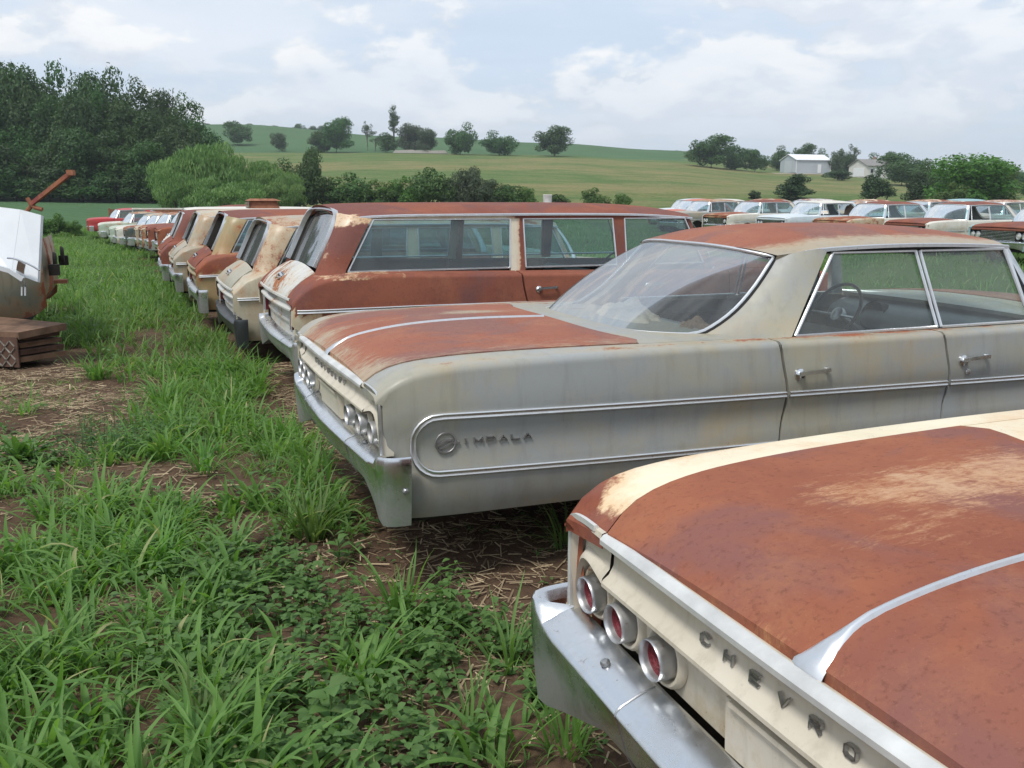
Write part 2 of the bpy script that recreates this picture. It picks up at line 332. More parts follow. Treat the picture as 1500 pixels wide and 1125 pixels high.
def terrain_mat(name, kind):
    m, t = mat(name); c = t.n('ShaderNodeTexCoord').outputs['Object']
    at = t.n('ShaderNodeAttribute', attribute_name='rust').outputs['Fac']
    if kind == 'yard':
        n = t.noise(c, 1.1, 8, .62, .3); f = t.noise(c, 14, 7, .7); g = t.noise(c, 55, 4, .7)
        soil = t.mix(t.mapr(n, .35,.65,0,1), (.085,.052,.034), (.135,.088,.058)); soil = t.mix(t.mapr(f, .42,.68,0,.7), soil, (.050,.031,.021)); soil = t.mix(t.mapr(g, .58,.72,0,.5), soil, (.24,.17,.105))
        gr = t.mix(t.mapr(f, .35,.65,0,1), (.030,.072,.014), (.075,.13,.030)); gr = t.mix(t.mapr(n,.4,.65,0,.6), gr, (.085,.12,.035))
        v = t.mapr(t.math('ADD', at, t.math('MULTIPLY', t.math('SUBTRACT', f, .5), 1.1)), .45,.6,0,1,True)
        col = t.mix(v, soil, gr); h = t.math('ADD', t.math('MULTIPLY', f, .7), t.math('MULTIPLY', g, .3)); bs, bd = .7, .03
    elif kind == 'meadow':
        n = t.noise(t.scalev(c,(.35,1,1)), .035, 7, .62, .6); f = t.noise(t.scalev(c,(.45,1,1)), .22, 8, .7); g = t.noise(c, 1.6, 5, .75)
        col = t.mix(t.mapr(n, .45,.55,0,1), (.120,.195,.060), (.25,.235,.10)); col = t.mix(t.mapr(f, .42,.66,0,.85), col, (.085,.140,.042)); col = t.mix(t.mapr(f, .55,.36,.0,.5), col, (.24,.195,.095)); col = t.mix(t.mapr(g,.5,.7,0,.6), col, (.035,.065,.018)); h = g; bs, bd = .8, .5
    else:
        n = t.noise(c, .02, 5, .6, .3); g = t.noise(c, 1.2, 5, .7); rowz = t.n('ShaderNodeTexWave', wave_type='BANDS', bands_direction='DIAGONAL', inp={'Scale': .28, 'Distortion': 1.5, 'Detail': 2.0}); t.t.links.new(c, rowz.inputs['Vector'])
        col = t.mix(t.mapr(n,.4,.6,0,1), (.070,.140,.065), (.090,.165,.075)); col = t.mix(t.mapr(g,.4,.7,0,.6), col, (.040,.085,.034)); col = t.mix(t.math('MULTIPLY', rowz.outputs[1], .3), col, (.055,.10,.035)); h = g; bs, bd = .6, .3
    b = t.n('ShaderNodeBsdfPrincipled', inp={'Base Color': col, 'Roughness': .95, 'Specular IOR Level': .12})
    bn = t.n('ShaderNodeBump', inp={'Height': h, 'Strength': bs, 'Distance': bd}); t.t.links.new(bn.outputs[0], b.inputs['Normal'])
    return finish(m, t, b.outputs[0])
def np_mesh(name, co, faces4, mat_, attr=None, parent=None, smooth=True):
    me = bpy.data.meshes.new(name); nf = len(faces4); k = faces4.shape[1]
    me.vertices.add(len(co)); me.vertices.foreach_set('co', co.astype(np.float32).ravel())
    me.loops.add(nf*k); me.loops.foreach_set('vertex_index', faces4.astype(np.int32).ravel())
    me.polygons.add(nf); me.polygons.foreach_set('loop_start', np.arange(0, nf*k, k, dtype=np.int32)); me.polygons.foreach_set('loop_total', np.full(nf, k, np.int32))
    if smooth: me.polygons.foreach_set('use_smooth', np.ones(nf, bool))
    me.update(calc_edges=True)
    if attr is not None:
        a = me.attributes.new('rust', 'FLOAT', 'POINT'); a.data.foreach_set('value', attr.astype(np.float32).ravel())
    me.materials.append(mat_)
    o = bpy.data.objects.new(name, me); COL.objects.link(o)
    if parent: o.parent = parent
    return o
ny_, nx_ = GX.shape
idx = np.arange(ny_*nx_).reshape(ny_, nx_)
F4 = np.stack([idx[:-1,:-1], idx[:-1,1:], idx[1:,1:], idx[1:,:-1]], -1).reshape(-1,4)
fx = (GX[:-1,:-1]+GX[1:,1:]).ravel()/2; fy = (GY[:-1,:-1]+GY[1:,1:]).ravel()/2; fu = 750+1360.3*fx/np.maximum(fy,6)
far = (fy > 262+(fu-600)*.012) & (fu < 1000); soy = (fy > 58) & (fy < 150) & (fu < 345)
mead = (fy > 58) & ~far & ~soy; yard = ~far & ~soy & ~mead
vegat = np.clip(1.05-bareg*1.5, 0, 1)*np.clip(sstep(9, 22, GY)*.75+.22, 0, 1)
CO = np.stack([GX.ravel(), GY.ravel(), GZ.ravel()], -1)
for nm, sel, kd in (('yard_ground', yard, 'yard'), ('meadow', mead, 'meadow'), ('crop_field', far, 'crop'), ('bean_field', soy, 'crop')):
    f = F4[sel]; used, inv = np.unique(f, return_inverse=True)
    o = np_mesh(nm, CO[used], inv.reshape(-1,4), terrain_mat(nm, kd), vegat.ravel()[used]); tag(o, kind='structure')
# ---------------------------------------------------------------- car builder
GLY = {'C': [[(1,.82),(.8,1),(.2,1),(0,.8),(0,.2),(.2,0),(.8,0),(1,.18)]], 'H': [[(0,0),(0,1)],[(1,0),(1,1)],[(0,.5),(1,.5)]],
 'E': [[(1,1),(0,1),(0,0),(1,0)],[(0,.5),(.85,.5)]], 'V': [[(0,1),(.5,0),(1,1)]], 'R': [[(0,0),(0,1),(.8,1),(1,.85),(1,.6),(.8,.45),(0,.45)],[(.55,.45),(1,0)]],
 'O': [[(.2,0),(.8,0),(1,.2),(1,.8),(.8,1),(.2,1),(0,.8),(0,.2),(.2,0)]], 'L': [[(0,1),(0,0),(1,0)]], 'T': [[(0,1),(1,1)],[(.5,1),(.5,0)]],
 'I': [[(.5,0),(.5,1)]], 'M': [[(0,0),(0,1),(.5,.25),(1,1),(1,0)]], 'P': [[(0,0),(0,1),(.8,1),(1,.85),(1,.6),(.8,.45),(0,.45)]], 'A': [[(0,0),(.5,1),(1,0)],[(.2,.35),(.8,.35)]],
 'D': [[(0,0),(0,1),(.7,1),(1,.75),(1,.25),(.7,0),(0,0)]]}
def letter(ch, org, ux, uy, nrm, wd, ht, st, parent, m):
    mb = MB(); org, ux, uy, nrm = map(Vector, (org, ux, uy, nrm))
    for line in GLY[ch]:
        for a, b in zip(line, line[1:]):
            A = org+ux*(a[0]-.5)*wd+uy*(a[1]-.5)*ht; B = org+ux*(b[0]-.5)*wd+uy*(b[1]-.5)*ht
            d = (B-A).normalized(); s = nrm.cross(d)*st*.5; A = A-d*st*.35; B = B+d*st*.35; h = nrm*.007
            mb.hexa([A-s, B-s, B+s, A+s, A-s*.7+h, B-s*.7+h, B+s*.7+h, A+s*.7+h])
    return mb.build('letter', m, parent, smooth=False, weld=False)

class Car: pass
def make_car(name, label, cat, loc, yaw, sp, group=None, z=None, roll=0, pitch=0):
    D = sp.get('detail', 1); wag = sp['kind'] == 'wagon'
    root = empty(name, (loc[0], loc[1], ground(loc[0], loc[1]) if z is None else z), R(yaw), label, cat, group)
    root.rotation_euler = (R(roll), R(pitch), R(yaw))
    ms = sp['mats']; side_m = ms['side']; lid_m = ms.get('lid', side_m); roof_m = ms.get('roof', side_m); hood_m = ms.get('hood', lid_m); pil_m = ms.get('pillar', side_m); door_m = ms.get('door', side_m)
    A = sp.get('attr', {}); at = lambda k, d=.3: A.get(k, A.get('all', d))
    L = 5.30; chr_ = ms.get('chrome', M['chrome'])
    fine = D >= 2
    # ---- tables
    Wt = ([.05,.10,.2,.5,1.2,2.4,3.6,4.5,5.0,5.22,5.30],[.908,.930,.948,.964,.985,.990,.985,.965,.945,.915,.87])
    if wag: Et = ([.05,.10,.2,.35,.6,1.2,2.4,4.0,4.6,5.1,5.25,5.30],[.82,.88,.955,1.005,1.03,1.02,1.00,.975,.965,.935,.90,.86]); Ct = ([.05,.10,.2,.30,.6,2,4.0,4.5,5.1,5.25,5.30],[.85,.925,1.015,1.08,1.09,1.06,1.01,1.025,.965,.92,.87])
    else: Et = ([.05,.08,.115,.16,.25,.45,.9,1.5,2.2,3.0,4.0,4.6,5.1,5.25,5.30],[.852,.882,.910,.933,.957,.973,.983,.986,.980,.974,.970,.962,.935,.90,.86]); Ct = ([.045,.09,.19,.45,.8,1.2,1.8,3.9,4.3,5.1,5.25,5.30],[.889,.922,.966,1.006,1.020,1.014,1.0,.99,1.02,.965,.92,.87])
    W = lambda x: cr(*Wt, x); E = lambda x: cr(*Et, x); C = lambda x: cr(*Ct, x)
    pz = ([.28,.33,.38,.46,.52,.56,.62,.68,.73,.77,.83,.90,.94,.99],[-.075,-.045,-.022,-.006,.0,-.010,-.020,-.017,-.006,.0,-.004,-.012,-.018,-.028])
    Y = lambda x, zv: W(x)+cr(*pz, zv)
    RS = .035
    ys = lambda x: Y(x, E(x)-RS)-RS
    def top(x, y):
        a = min(1, abs(y)/ys(x)); return E(x)+(C(x)-E(x))*(1-a**2.2)
    def wb(x, zv): # arch bottom
        zb = .335
        for xw in (1.42, 4.43):
            d = abs(x-xw)
            if d < .37: zb = max(zb, (.30+.185*math.sqrt(1-(d/.37)**2)) if (xw < 2 and not wag) else .27+math.sqrt(.37**2-d*d))
        return zb
    def xs_between(a, b):
        n = max(3, int((b-a)/(.05 if fine else .12))); X = lin(a, b, n)
        for xw in (1.42, 4.43):
            for i in range(13 if fine else 9):
                q = xw-.371*math.cos(math.pi*i/(12 if fine else 8))
                if a < q < b: X.append(q)
        return sorted(set(round(q, 4) for q in X))
    gap0, gap1, gap2 = (1.93, 2.96, 3.98) if wag else (1.965, 2.985, 3.98)
    gshift = lambda zv: .045*math.exp(-((zv-.70)/.16)**2)-.0
    def panel(pname, a, b, inner, m, akey, ga=False, gb=False):
        X = xs_between(a, b); n = 14 if fine else 7; nr = 6 if fine else 4
        for sy in (-1, 1):
            mb = MB(); cols = []
            for i, x in enumerate(X):
                zb = wb(x, 0); zt = E(x)-RS; col = []
                t = (x-a)/(b-a)
                for j in range(n):
                    zv = zb+(zt-zb)*j/(n-1)
                    xx = x+(gshift(zv)*(1-t) if ga else 0)+(gshift(zv)*t if gb else 0)
                    if a < .1: xx += float((.050*(1-sstep(.60,.635,zv))+(0 if wag else .030)*(1-sstep(.82,.86,zv))+(.025 if wag else 0)*(1-sstep(.60,.635,zv)))*(1-sstep(.1,.5,x)))
                    col.append((xx, sy*Y(x, zv), zv))
                yc = Y(x, zt)-RS
                for j in range(1, nr+1):
                    th = math.pi/2*j/nr; col.append((x, sy*(yc+RS*math.cos(th)), zt+RS*math.sin(th)))
                yi = inner(x)
                for j in range(1, 5): y = yc+(yi-yc)*j/4; col.append((x, sy*y, top(x, y)))
                col.append((x, sy*yi, top(x, yi)-.02))
                col.insert(0, (col[0][0], sy*(Y(x, zb)-.03), zb))
                cols.append(col)
            def inn(c): return [(p[0], p[1]-sy*.05 if k < n+3 else p[1], p[2]-(.0 if k < n+3 else .03)) for k, p in enumerate(c)]
            cols = [inn(cols[0])]+cols+[inn(cols[-1])]
            mb.grid(cols, flip=(sy > 0))
            o = mb.build(pname, m, root, attr=at(akey))
            if sy < 0: near_o = o
            else: far_o = o
        return near_o, far_o
    yl = (lambda x: .66) if wag else (lambda x: cr([.06,.10,.2,.4,1.0,1.42,2.0],[.698,.712,.738,.768,.812,.834,.842], x))
    qn, qf = panel('quarter_panel', .055, gap0-.008, (lambda x: .80 if x > .36 else .665) if wag else (lambda x: yl(x)+.003), side_m, 'side', gb=True)
    dn = panel('rear_door', gap0+.008, gap1-.008, lambda x: .80 if wag else .865, door_m, 'door', True, True)
    fdn = panel('front_door', gap1+.008, gap2-.008, lambda x: .80 if wag else .865, door_m, 'door', True, False)
    fen = panel('front_fender', gap2+.004, 5.285, lambda x: .80, ms.get('fender', side_m), 'fender')
    # ---- trunk lid / tailgate
    def toppatch(pname, x0f, x1f, yf, m, akey, lift=.0, nx=None, ny=None, drop=.022, y0=-1, y1=1):
        nx = nx or (26 if fine else 10); ny = ny or (25 if fine else 9); rows = []
        for i in range(-1, nx+1):
            s = min(max(i/(nx-1), 0), 1); row = []
            for j in range(-1, ny+1):
                t = y0+(y1-y0)*min(max(j/(ny-1), 0), 1)
                q = yf(.5)*t if callable(yf) else yf*t
                xa, xb = x0f(t), x1f(t); x = xa+(xb-xa)*s; y = (yf(x) if callable(yf) else yf)*t
                edge = i in (-1, nx) or j in (-1, ny)
                row.append((x, y, top(x, y)+lift-(drop if edge else 0)))
            rows.append(row)
        return MB().grid(rows).build(pname, m, root, attr=at(akey), sharp=50)
    if wag:
        lid = toppatch('tailgate', lambda t: .052, lambda t: .285, .658, lid_m, 'lid', .002, 12, 15)
    else:
        lid = toppatch('trunk_lid', lambda t: .062, lambda t: 1.225+.16*abs(t)**4-.10*max(0,(abs(t)-.86)/.14)**2, lambda x: yl(x)-.005, lid_m, 'lid', .004)
        toppatch('deck_panel', lambda t: 1.233+.16*abs(t)**4-.10*max(0,(abs(t)-.86)/.14)**2, lambda t: 1.80, lambda x: yl(x)-.001, side_m, 'deck', 0, 10, 15)
    toppatch('cowl_panel', lambda t: 3.93, lambda t: 4.27, .80, side_m, 'cowl', 0, 6, 9)
    hood = toppatch('hood', lambda t: 4.28, lambda t: 5.27, .795, hood_m, 'hood', .004)
    # ---- rear end
    bow = lambda y: .038*(y/.88)**2
    cap = MB()
    if wag:
        def tail(prof, yr): return [[(x+bow(y)*1.0, y, zv) for x, zv in prof] for y in yr]
        MB().grid(tail([(.06,.848),(.028,.85),(.024,.835),(.034,.825),(.058,.80),(.058,.785),(.03,.765),(.03,.752),(.10,.748)], lin(-.78,.78,21)), flip=True).build('gate_band', ms.get('gate', side_m), root, attr=at('gate'))
        MB().grid(tail([(.095,.750),(.10,.735),(.105,.66),(.085,.645),(.085,.63),(.105,.62),(.11,.46)], lin(-.78,.78,15)), flip=True).build('lower_gate', ms.get('gate', side_m), root, attr=at('gate'))
        for sy in (-1,1):
            g = MB(); n = 8
            for a0 in (0,):
                rows = [[(.052+bow(.84), sy*(.78+(W(.055)-.015+cr(*pz,zv)-.78)*t), zv) for t in lin(0,1,4)] for zv in lin(.335, .83, 10)]
                g.grid(rows, flip=sy > 0)
            g.build('tail_corner', side_m, root, attr=at('side'))
            tl = MB().box(.075, .11, sy*.70-.028, sy*.70+.028, .60, .73).build('tail_lamp', M['lens'], root)
            MB().tube([(.075, sy*.70+a, b) for a, b in ((-.034,.59),(.034,.59),(.034,.74),(-.034,.74))], .006, 6, (1,0,0), closed=True).build('bezel', M['bright'], tl)
        hd = MB().lathe((.13,0,.965), (-.5,0,.9), [(.0,.032),(.022,.03),(.026,.015),(.030,0)], 12); hd.box(.09,.125,-.05,.05,.945,.955); hd.build('gate_handle', chr_, root)
    else:
        band = [(.085,.874),(.050,.892),(.032,.888),(.026,.878),(.028,.866),(.040,.860),(.053,.850),(.061,.834),(.060,.812),(.048,.790),(.034,.780),(.028,.774),(.028,.765),(.040,.760),(.135,.757)]
        rows = []
        for y in lin(-.70,.70,33): rows.append([(x+bow(y), y, zv-.012*(abs(y)/.70)**3) for x, zv in band])
        MB().grid(rows, flip=True).build('cove_panel', ms.get('cove', side_m), root, attr=at('cove', .15))
        rows = [[(x+bow(y)-.006, y, zv-.012*(abs(y)/.70)**3) for x, zv in [(.052,.8935),(.036,.890),(.0275,.880),(.0275,.869)]] for y in lin(-.70,.70,33)]
        MB().grid(rows, flip=True).build('tail_molding', M['alu'], root)
        rows = [[(x+bow(y), y, zv) for x, zv in ((.078,.768),(.078,.72),(.084,.64),(.088,.612),(.13,.60))] for y in lin(-.86,.86,31)]
        MB().grid(rows, flip=True).build('lamp_panel', ms.get('lamp_panel', ms.get('cove', side_m)), root, attr=at('lamp', .38))
        lp = MB(); 
        for (y0,y1,z0,z1,xx) in ((-.22,.22,.615,.735,.066),): lp.hexa([(xx,y0,z0),(.13,y0,z0),(.13,y1,z0),(xx,y1,z0),(xx-.012,y0+.01,z1),(.13,y0+.01,z1),(.13,y1-.01,z1),(xx-.012,y1-.01,z1)])
        lp.box(.044,.07,-.19,.19,.728,.738); lp.build('filler_door', ms.get('lamp_panel', ms.get('cove', side_m)), root, attr=at('lamp', .38), smooth=False)
        for sy in (-1,1):
            # tail corner: the cove turns down outboard of the lamps
            Op = [(.705,.881),(.80,.877),(.868,.866),(.890,.848),(.896,.80),(.898,.74),(.899,.68),(.900,.61)]
            Ip = [(.705,.757),(.745,.768),(.79,.778),(.828,.772),(.852,.745),(.866,.71),(.876,.665),(.880,.61)]
            u8 = lin(0,1,8); rows = []; pts = []
            for t in lin(0,1,22):
                o_ = [cr(u8, [p[k] for p in Op], t) for k in (0,1)]; i_ = [cr(u8, [p[k] for p in Ip], t) for k in (0,1)]
                row = []
                for q, xo in ((0,.085),(0,.040),(.02,.030),(.12,.026),(.22,.040),(.45,.056),(.75,.052),(.90,.034),(1,.030),(1,.06),(1,.12)):
                    y = o_[0]+(i_[0]-o_[0])*q; row.append((xo+bow(y)+.006*t, sy*y, o_[1]+(i_[1]-o_[1])*q))
                rows.append(row)
                if t > .02: pts.append((.030+bow(o_[0])+.006*t, sy*(o_[0]+.003), o_[1]))
            MB().grid(rows, flip=sy > 0).build('tail_corner', ms.get('corner', ms.get('cove', side_m)), root, attr=at('corner', .2))
            MB().sweep(pts, [(-.007,-.006),(.007,-.006),(.007,.004),(.003,.008),(-.003,.008),(-.007,.004)], (1,0,0)).build('corner_molding', M['alu'] if sp.get('aluedge') else M['bright'], root)
            rows = [[(.135+bow(.85), sy*(.70+(Y(.06,zv)-.705)*t), zv) for t in lin(0,1,4)] for zv in lin(.335,.62,5)]
            MB().grid(rows, flip=sy > 0).build('lower_corner', side_m, root, attr=at('side'))
            for li, yy in enumerate((.795,.632,.455)):
                xo = bow(yy); cz = .692
                esc = MB().lathe((.078+xo, sy*yy, cz), (-1,0,0), [(.0,0),(.051,.001),(.054,.012),(.058,.018),(.064,.018),(.070,.010),(.071,0)], 28).build('lamp_base', ms.get('esc', ms.get('cove', side_m)), root, attr=at('lamp', .25))
                esc.scale = (1,1,1)
                lamp = MB().lathe((.118+xo, sy*yy, cz), (-1,0,-.04), [(.052,0),(.0475,.05),(.0455,.082),(.0453,.088),(.0435,.091),(.0408,.088),(.0392,.08),(.037,.05)], 32).build('tail_lamp', ms.get('bezel', M['dull_chrome']), root)
                MB().lathe((.118+xo, sy*yy, cz), (-1,0,-.04), [(.0,.066),(.010,.066),(.012,.069),(.019,.067),(.022,.070),(.028,.067),(.032,.070),(.039,.071)], 24).build('lens', M['lens'], lamp)
                MB().lathe((.118+xo, sy*yy, cz), (-1,0,-.04), [(.0515,.012),(.0525,.012),(.0520,.034),(.0495,.035)], 24).build('lens_skirt', M['lens'], lamp)
    # letters on the tail
    if fine or sp.get('letters'):
        word = 'CHEVROLET'
        for i, ch in enumerate(word):
            if wag: y = .33-(i*.66/8)*.6+(-.13); xo = .048+bow(y); letter(ch, (xo, y, .80), (0,-1,0), (.30,0,.95), (-.95,0,.3), .028, .022, .005, root, M['letter'])
            else: y = .287-i*.079; xo = .0560+bow(y); letter(ch, (xo, y, .812), (0,-1,0), (.05,0,.99), (-.99,0,.05), .024, .020, .0046, root, M['letter'])
    # ---- bumpers
    def bumper(front):
        zt, zo = (.615, 0) if not front else (.575, 0)
        half = [(.014,0),(.018,.2),(.026,.42),(.036,.62),(.044,.80),(.048,.875),(.052,.905),(.057,.940),(.074,.968),(.105,.980),(.14,.984),(.175,.985)]
        if front: half = [(.0,0),(.006,.3),(.02,.55),(.05,.75),(.10,.87),(.16,.925),(.25,.955),(.36,.962)]
        path = [(x, -y) for x, y in half[::-1]]+[(x, y) for x, y in half[1:]]
        rows = []
        for i, (x, y) in enumerate(path):
            a = path[max(0,i-1)]; b = path[min(len(path)-1,i+1)]
            T = Vector((b[0]-a[0], b[1]-a[1], 0)).normalized(); N = Vector((-T.y, T.x, 0)); N = -N if N.x > .0001 or (abs(N.x) <= .0001 and N.y*y < 0) else N
            if N.x > 0: N = -N
            e = sstep(.87,.925,abs(y)); bot = .435-.02*sstep(.4,.8,abs(y)); px0 = 0 if not front else -.02; bz = sp.get('bz', 0)
            pa = [(-.118,.590),(-.106,.612),(-.096,.616),(-.05,.602),(-.012,.586),(.0,.578),(.005,.567),(-.002,.552),(-.012,.520),(-.026,.470),(-.040,bot+.02),(-.052,bot),(-.062,bot+.01)]
            pb = [(-.030,.598),(-.012,.618),(-.004,.624),(.002,.625),(.006,.622),(.009,.612),(.009,.590),(.009,.560),(.006,.510),(.0,.440),(-.006,.380),(-.012,.335),(-.022,.332)]
            e2 = sstep(.62,.96,abs(y)); prof = []
            for k_, (a, b) in enumerate(zip(pa, pb)):
                q_ = e+(max(e, e2)-e)*min(1, max(0, (k_-6)/4)); prof.append((a[0]*(1-q_)+b[0]*q_, a[1]*(1-q_)+b[1]*q_+(bz if not front else 0)))
            if front: prof = [(d, zv-.035) for d, zv in prof]
            rows.append([(x+px0+N.x*d+(sp.get('bx',0) if not front else 0), (y+N.y*d)*(sp.get('by',1) if not front else 1), zv) for d, zv in prof])
        if front: rows = [[(L+.02-x, y, zv) for x, y, zv in r] for r in rows]
        o = MB().grid(rows, flip=not front).build('front_bumper' if front else 'rear_bumper', ms.get('fbumper' if front else 'bumper', chr_), root, sharp=35)
        if fine:
            for (x, y) in ((.008,.62),(.008,-.62)):
                MB().lathe((.080+sp.get('bx',0), y, .602+sp.get('bz',0)), (-.35,0,.94), [(.0,.010),(.008,.009),(.012,.004),(.012,0)], 12).build('bolt', M['bright'], o)
            for sy in (-1,1):
                MB().lathe((.15+sp.get('bx',0),sy*.990*sp.get('by',1),.485+sp.get('bz',0)), (0,sy,0), [(.0,.012),(.009,.010),(.013,.004),(.013,-.01)], 12).build('bolt', M['bright'], o)
                seam = [(.0295+sp.get('bx',0)-d, sy*.47, zv+sp.get('bz',0)) for d, zv in ((-.098,.609),(-.088,.614),(-.05,.603),(-.012,.587),(.001,.579),(.006,.567),(-.001,.552),(-.026,.470),(-.045,.43))]
                MB().tube(seam, .0028, 6, (0,1,0)).build('bumper_seam', M['bright'], o)
        return o
    if sp.get('rbumper', True): bumper(False)
    if sp.get('fbumper', True): bumper(True)
    # valance
    MB().grid([[(x+bow(y), y, zv) for x, zv in ((.13,.60),(.12,.46),(.16,.36))] for y in lin(-.88,.88,9)], flip=True).build('valance', M['under'] if not wag else side_m, root, attr=.5)
    # ---- front end
    MB().grid([[(x-bow(y)*.8, y, zv) for x, zv in ((5.26,.865),(5.297,.855),(5.300,.825),(5.285,.805),(5.22,.80))] for y in lin(-.90,.90,13)]).build('header_panel', hood_m, root, attr=at('hood'))
    MB().grid([[(x-bow(y)*.8, y, zv) for x, zv in ((5.215,.81),(5.205,.60),(5.20,.55),(5.26,.54),(5.24,.40),(5.16,.34))] for y in lin(-.90,.90,9)]).build('grille_backing', M['under'], root)
    gb = MB()
    for zv in (.58,.615,.65,.685,.72,.755,.79) if D else (.60,.66,.72,.78): MB().box(5.225,5.248,-.52,.52,zv-.006,zv+.006).build('grille_bar', chr_, root, smooth=False)
    for sy in (-1,1):
        for yy in (.61,.785):
            hl = MB().lathe((5.20, sy*yy, .69), (1,0,0), [(.0,.05),(.03,.048),(.055,.040),(.070,.028)], 16).build('headlight', M['white_lens'], root)
            MB().lathe((5.19, sy*yy, .69), (1,0,0), [(.070,.03),(.074,.06),(.084,.055),(.088,.0)], 16).build('bezel', chr_, hl)
    # ---- underbody + wheels + interior
    ub = MB()
    ub.box(.18,5.15,-.84,.84,.30,.36)
    yw = .765 if wag else .845
    for sy in (-1,1): ub.box(.16, 5.1, sy*yw-.008, sy*yw+.008, .36, .875 if not wag else .90)
    ub.box(.15,.165,-.84,.84,.36,.86); ub.box(3.98,4.0,-.84,.84,.36,.93); ub.box(5.12,5.14,-.84,.84,.36,.85)
    if not wag: ub.box(1.93,1.95,-.84,.84,.36,.93)
    ub.build('underbody', M['under'], root, smooth=False, weld=False)
    for xw in (1.42, 4.43):
        for sy in (-1,1):
            if sp.get('nowheels'): break
            wh = MB().lathe((xw, sy*.70, .30), (0,sy,0), [(.19,-.02),(.19,.06),(.22,.10),(.30,.12),(.332,.10),(.338,.02),(.332,-.08),(.30,-.10),(.2,-.08)], 28).build('wheel', M['tire'], root)
            MB().lathe((xw, sy*.70, .30), (0,sy,0), [(.0,.10),(.06,.10),(.09,.05),(.16,.055),(.195,.085),(.20,.06)], 20).build('hubcap', M['dull_chrome'], wh)
    vin = ms.get('seat', M['vinyl_grey'])
    def seat(nm, x, zc, top_z, yw2=.66):
        mb = MB()
        pr = [(x-.02,zc-.16),(x-.10,zc+.02),(x-.20,top_z-.06),(x-.20,top_z-.01),(x-.14,top_z+.02),(x-.08,top_z-.01),(x+.02,zc+.04),(x+.12,zc+.03),(x+.44,zc+.06),(x+.52,zc+.02),(x+.52,zc-.14)]
        rows = [[(a, y*(1-.0), b) for a, b in pr] for y in lin(-yw2, yw2, 5)]
        b0 = len(rows); rows = [[(a*.2+(x+.1)*.8, -yw2-.01, b*.2+zc*.8) for a, b in pr]]+rows+[[(a*.2+(x+.1)*.8, yw2+.01, b*.2+zc*.8) for a, b in pr]]
        return mb.grid(rows, closeu=True).build(nm, vin, root)
    if D >= 1 or True:
        if not wag: seat('rear_seat', 2.18, .56, .88); seat('front_seat', 3.00, .56, .90)
        else: seat('rear_seat', 2.15, .58, .92, .64); seat('front_seat', 3.05, .58, .95, .64)
    dsh = MB().grid([[(x-.05*(1-abs(y)/.8), y, zv) for x, zv in ((3.98,.60),(3.86,.66),(3.80,.76),(3.79,.84),(3.82,.89),(3.92,.935),(4.10,.955),(4.3,.96))] for y in lin(-.80,.80,11)]).build('dashboard', M['dash'], root)
    if fine:
        MB().box(3.735,3.76,-.62,-.10,.74,.84).build('glove_box', M['vinyl_grey'], dsh)
        MB().lathe((3.80,.36,.86),(-1,0,.25),[(0,.0),(.09,.0),(.10,.02),(.10,-.08)],16).build('instrument_pod', M['black'], dsh)
    if fine or sp.get('wheelvis'):
        c = Vector((3.46,.36,.905)); ax = Vector((-.85,0,.52)).normalized(); bx = Vector((0,1,0)); cx = ax.cross(bx)
        ring = [c+(bx*math.cos(a)+cx*math.sin(a))*.205 for a in [2*math.pi*i/40 for i in range(40)]]
        sw = MB().tube(ring, .011, 8, ax, closed=True).build('steering_wheel', M['wheel_grey'], root)
        sk = MB(); 
        for a in (0.1, math.pi-.1): sk.tube([c-ax*.035+(bx*math.cos(a)+cx*math.sin(a))*.03, c-ax*.02+(bx*math.cos(a)+cx*math.sin(a))*.12, c+(bx*math.cos(a)+cx*math.sin(a))*.2], .009, 6)
        sk.lathe(c-ax*.07, ax, [(.045,0),(.052,.02),(.048,.045),(.02,.055),(0,.055)], 18); sk.tube([c-ax*.06, c-ax*.45], .025, 8)
        sk.build('horn_hub', M['dull_chrome'], sw)
    # ---- greenhouse
    if not wag:
        sideA = [(1.672,.650,.985),(1.76,.668,1.005),(1.90,.672,1.085),(2.03,.662,1.20),(2.165,.632,1.345)]   # backlight edge
        def crv(P, t): 
            u = [i/(len(P)-1) for i in range(len(P))]; return Vector([cr(u, [p[k] for p in P], t) for k in range(3)])
        ye = lambda x: cr([2.1,2.42,3.0,3.7],[.645,.712,.725,.695], x); ze = lambda x: cr([2.0,2.165,2.42,3.0,3.67,3.9],[1.345,1.358,1.392,1.405,1.385,1.36], x)
        zc = lambda x: cr([2.02,2.12,2.35,2.7,3.1,3.5,3.87],[1.392,1.425,1.468,1.488,1.49,1.472,1.42], x)
        xr = lambda t: 2.005+.155*abs(t)**2.2; xf = lambda t: 3.87-.20*t*t
        hb, ht = .985, 1.368
        sb = [(2.20,.855),(3.145,.868),(3.175,.868),(3.80,.865)]
        gl = lambda x, zv: (.866+(.712-.866)*(zv-.985)/(1.368-.985))
        wins = [(2.13,3.04,2.458,3.005),(3.07,3.72,3.035,3.645)]
        Bb, Bt = (2.10,.874,.975), (2.425,.716,1.392)
    else:
        ye = lambda x: cr([.45,.75,1.5,3.0,3.7],[.66,.725,.74,.735,.70], x); ze = lambda x: cr([.4,.55,.75,1.2,3.0,3.7,3.9],[1.42,1.455,1.475,1.485,1.485,1.45,1.42], x)
        zc = lambda x: cr([.46,.6,1.0,2,3.0,3.5,3.9],[1.545,1.56,1.57,1.575,1.57,1.545,1.485], x)
        xr = lambda t: .47+.05*abs(t)**3; xf = lambda t: 3.90-.20*t*t
        gl = lambda x, zv: (.802+(.735-.802)*(zv-1.04)/(1.44-1.04))
        wins = [(.515,1.885,.745,1.91),(2.03,2.90,2.03,2.88),(3.0,3.82,3.0,3.62)]
        hb, ht = 1.045, 1.445
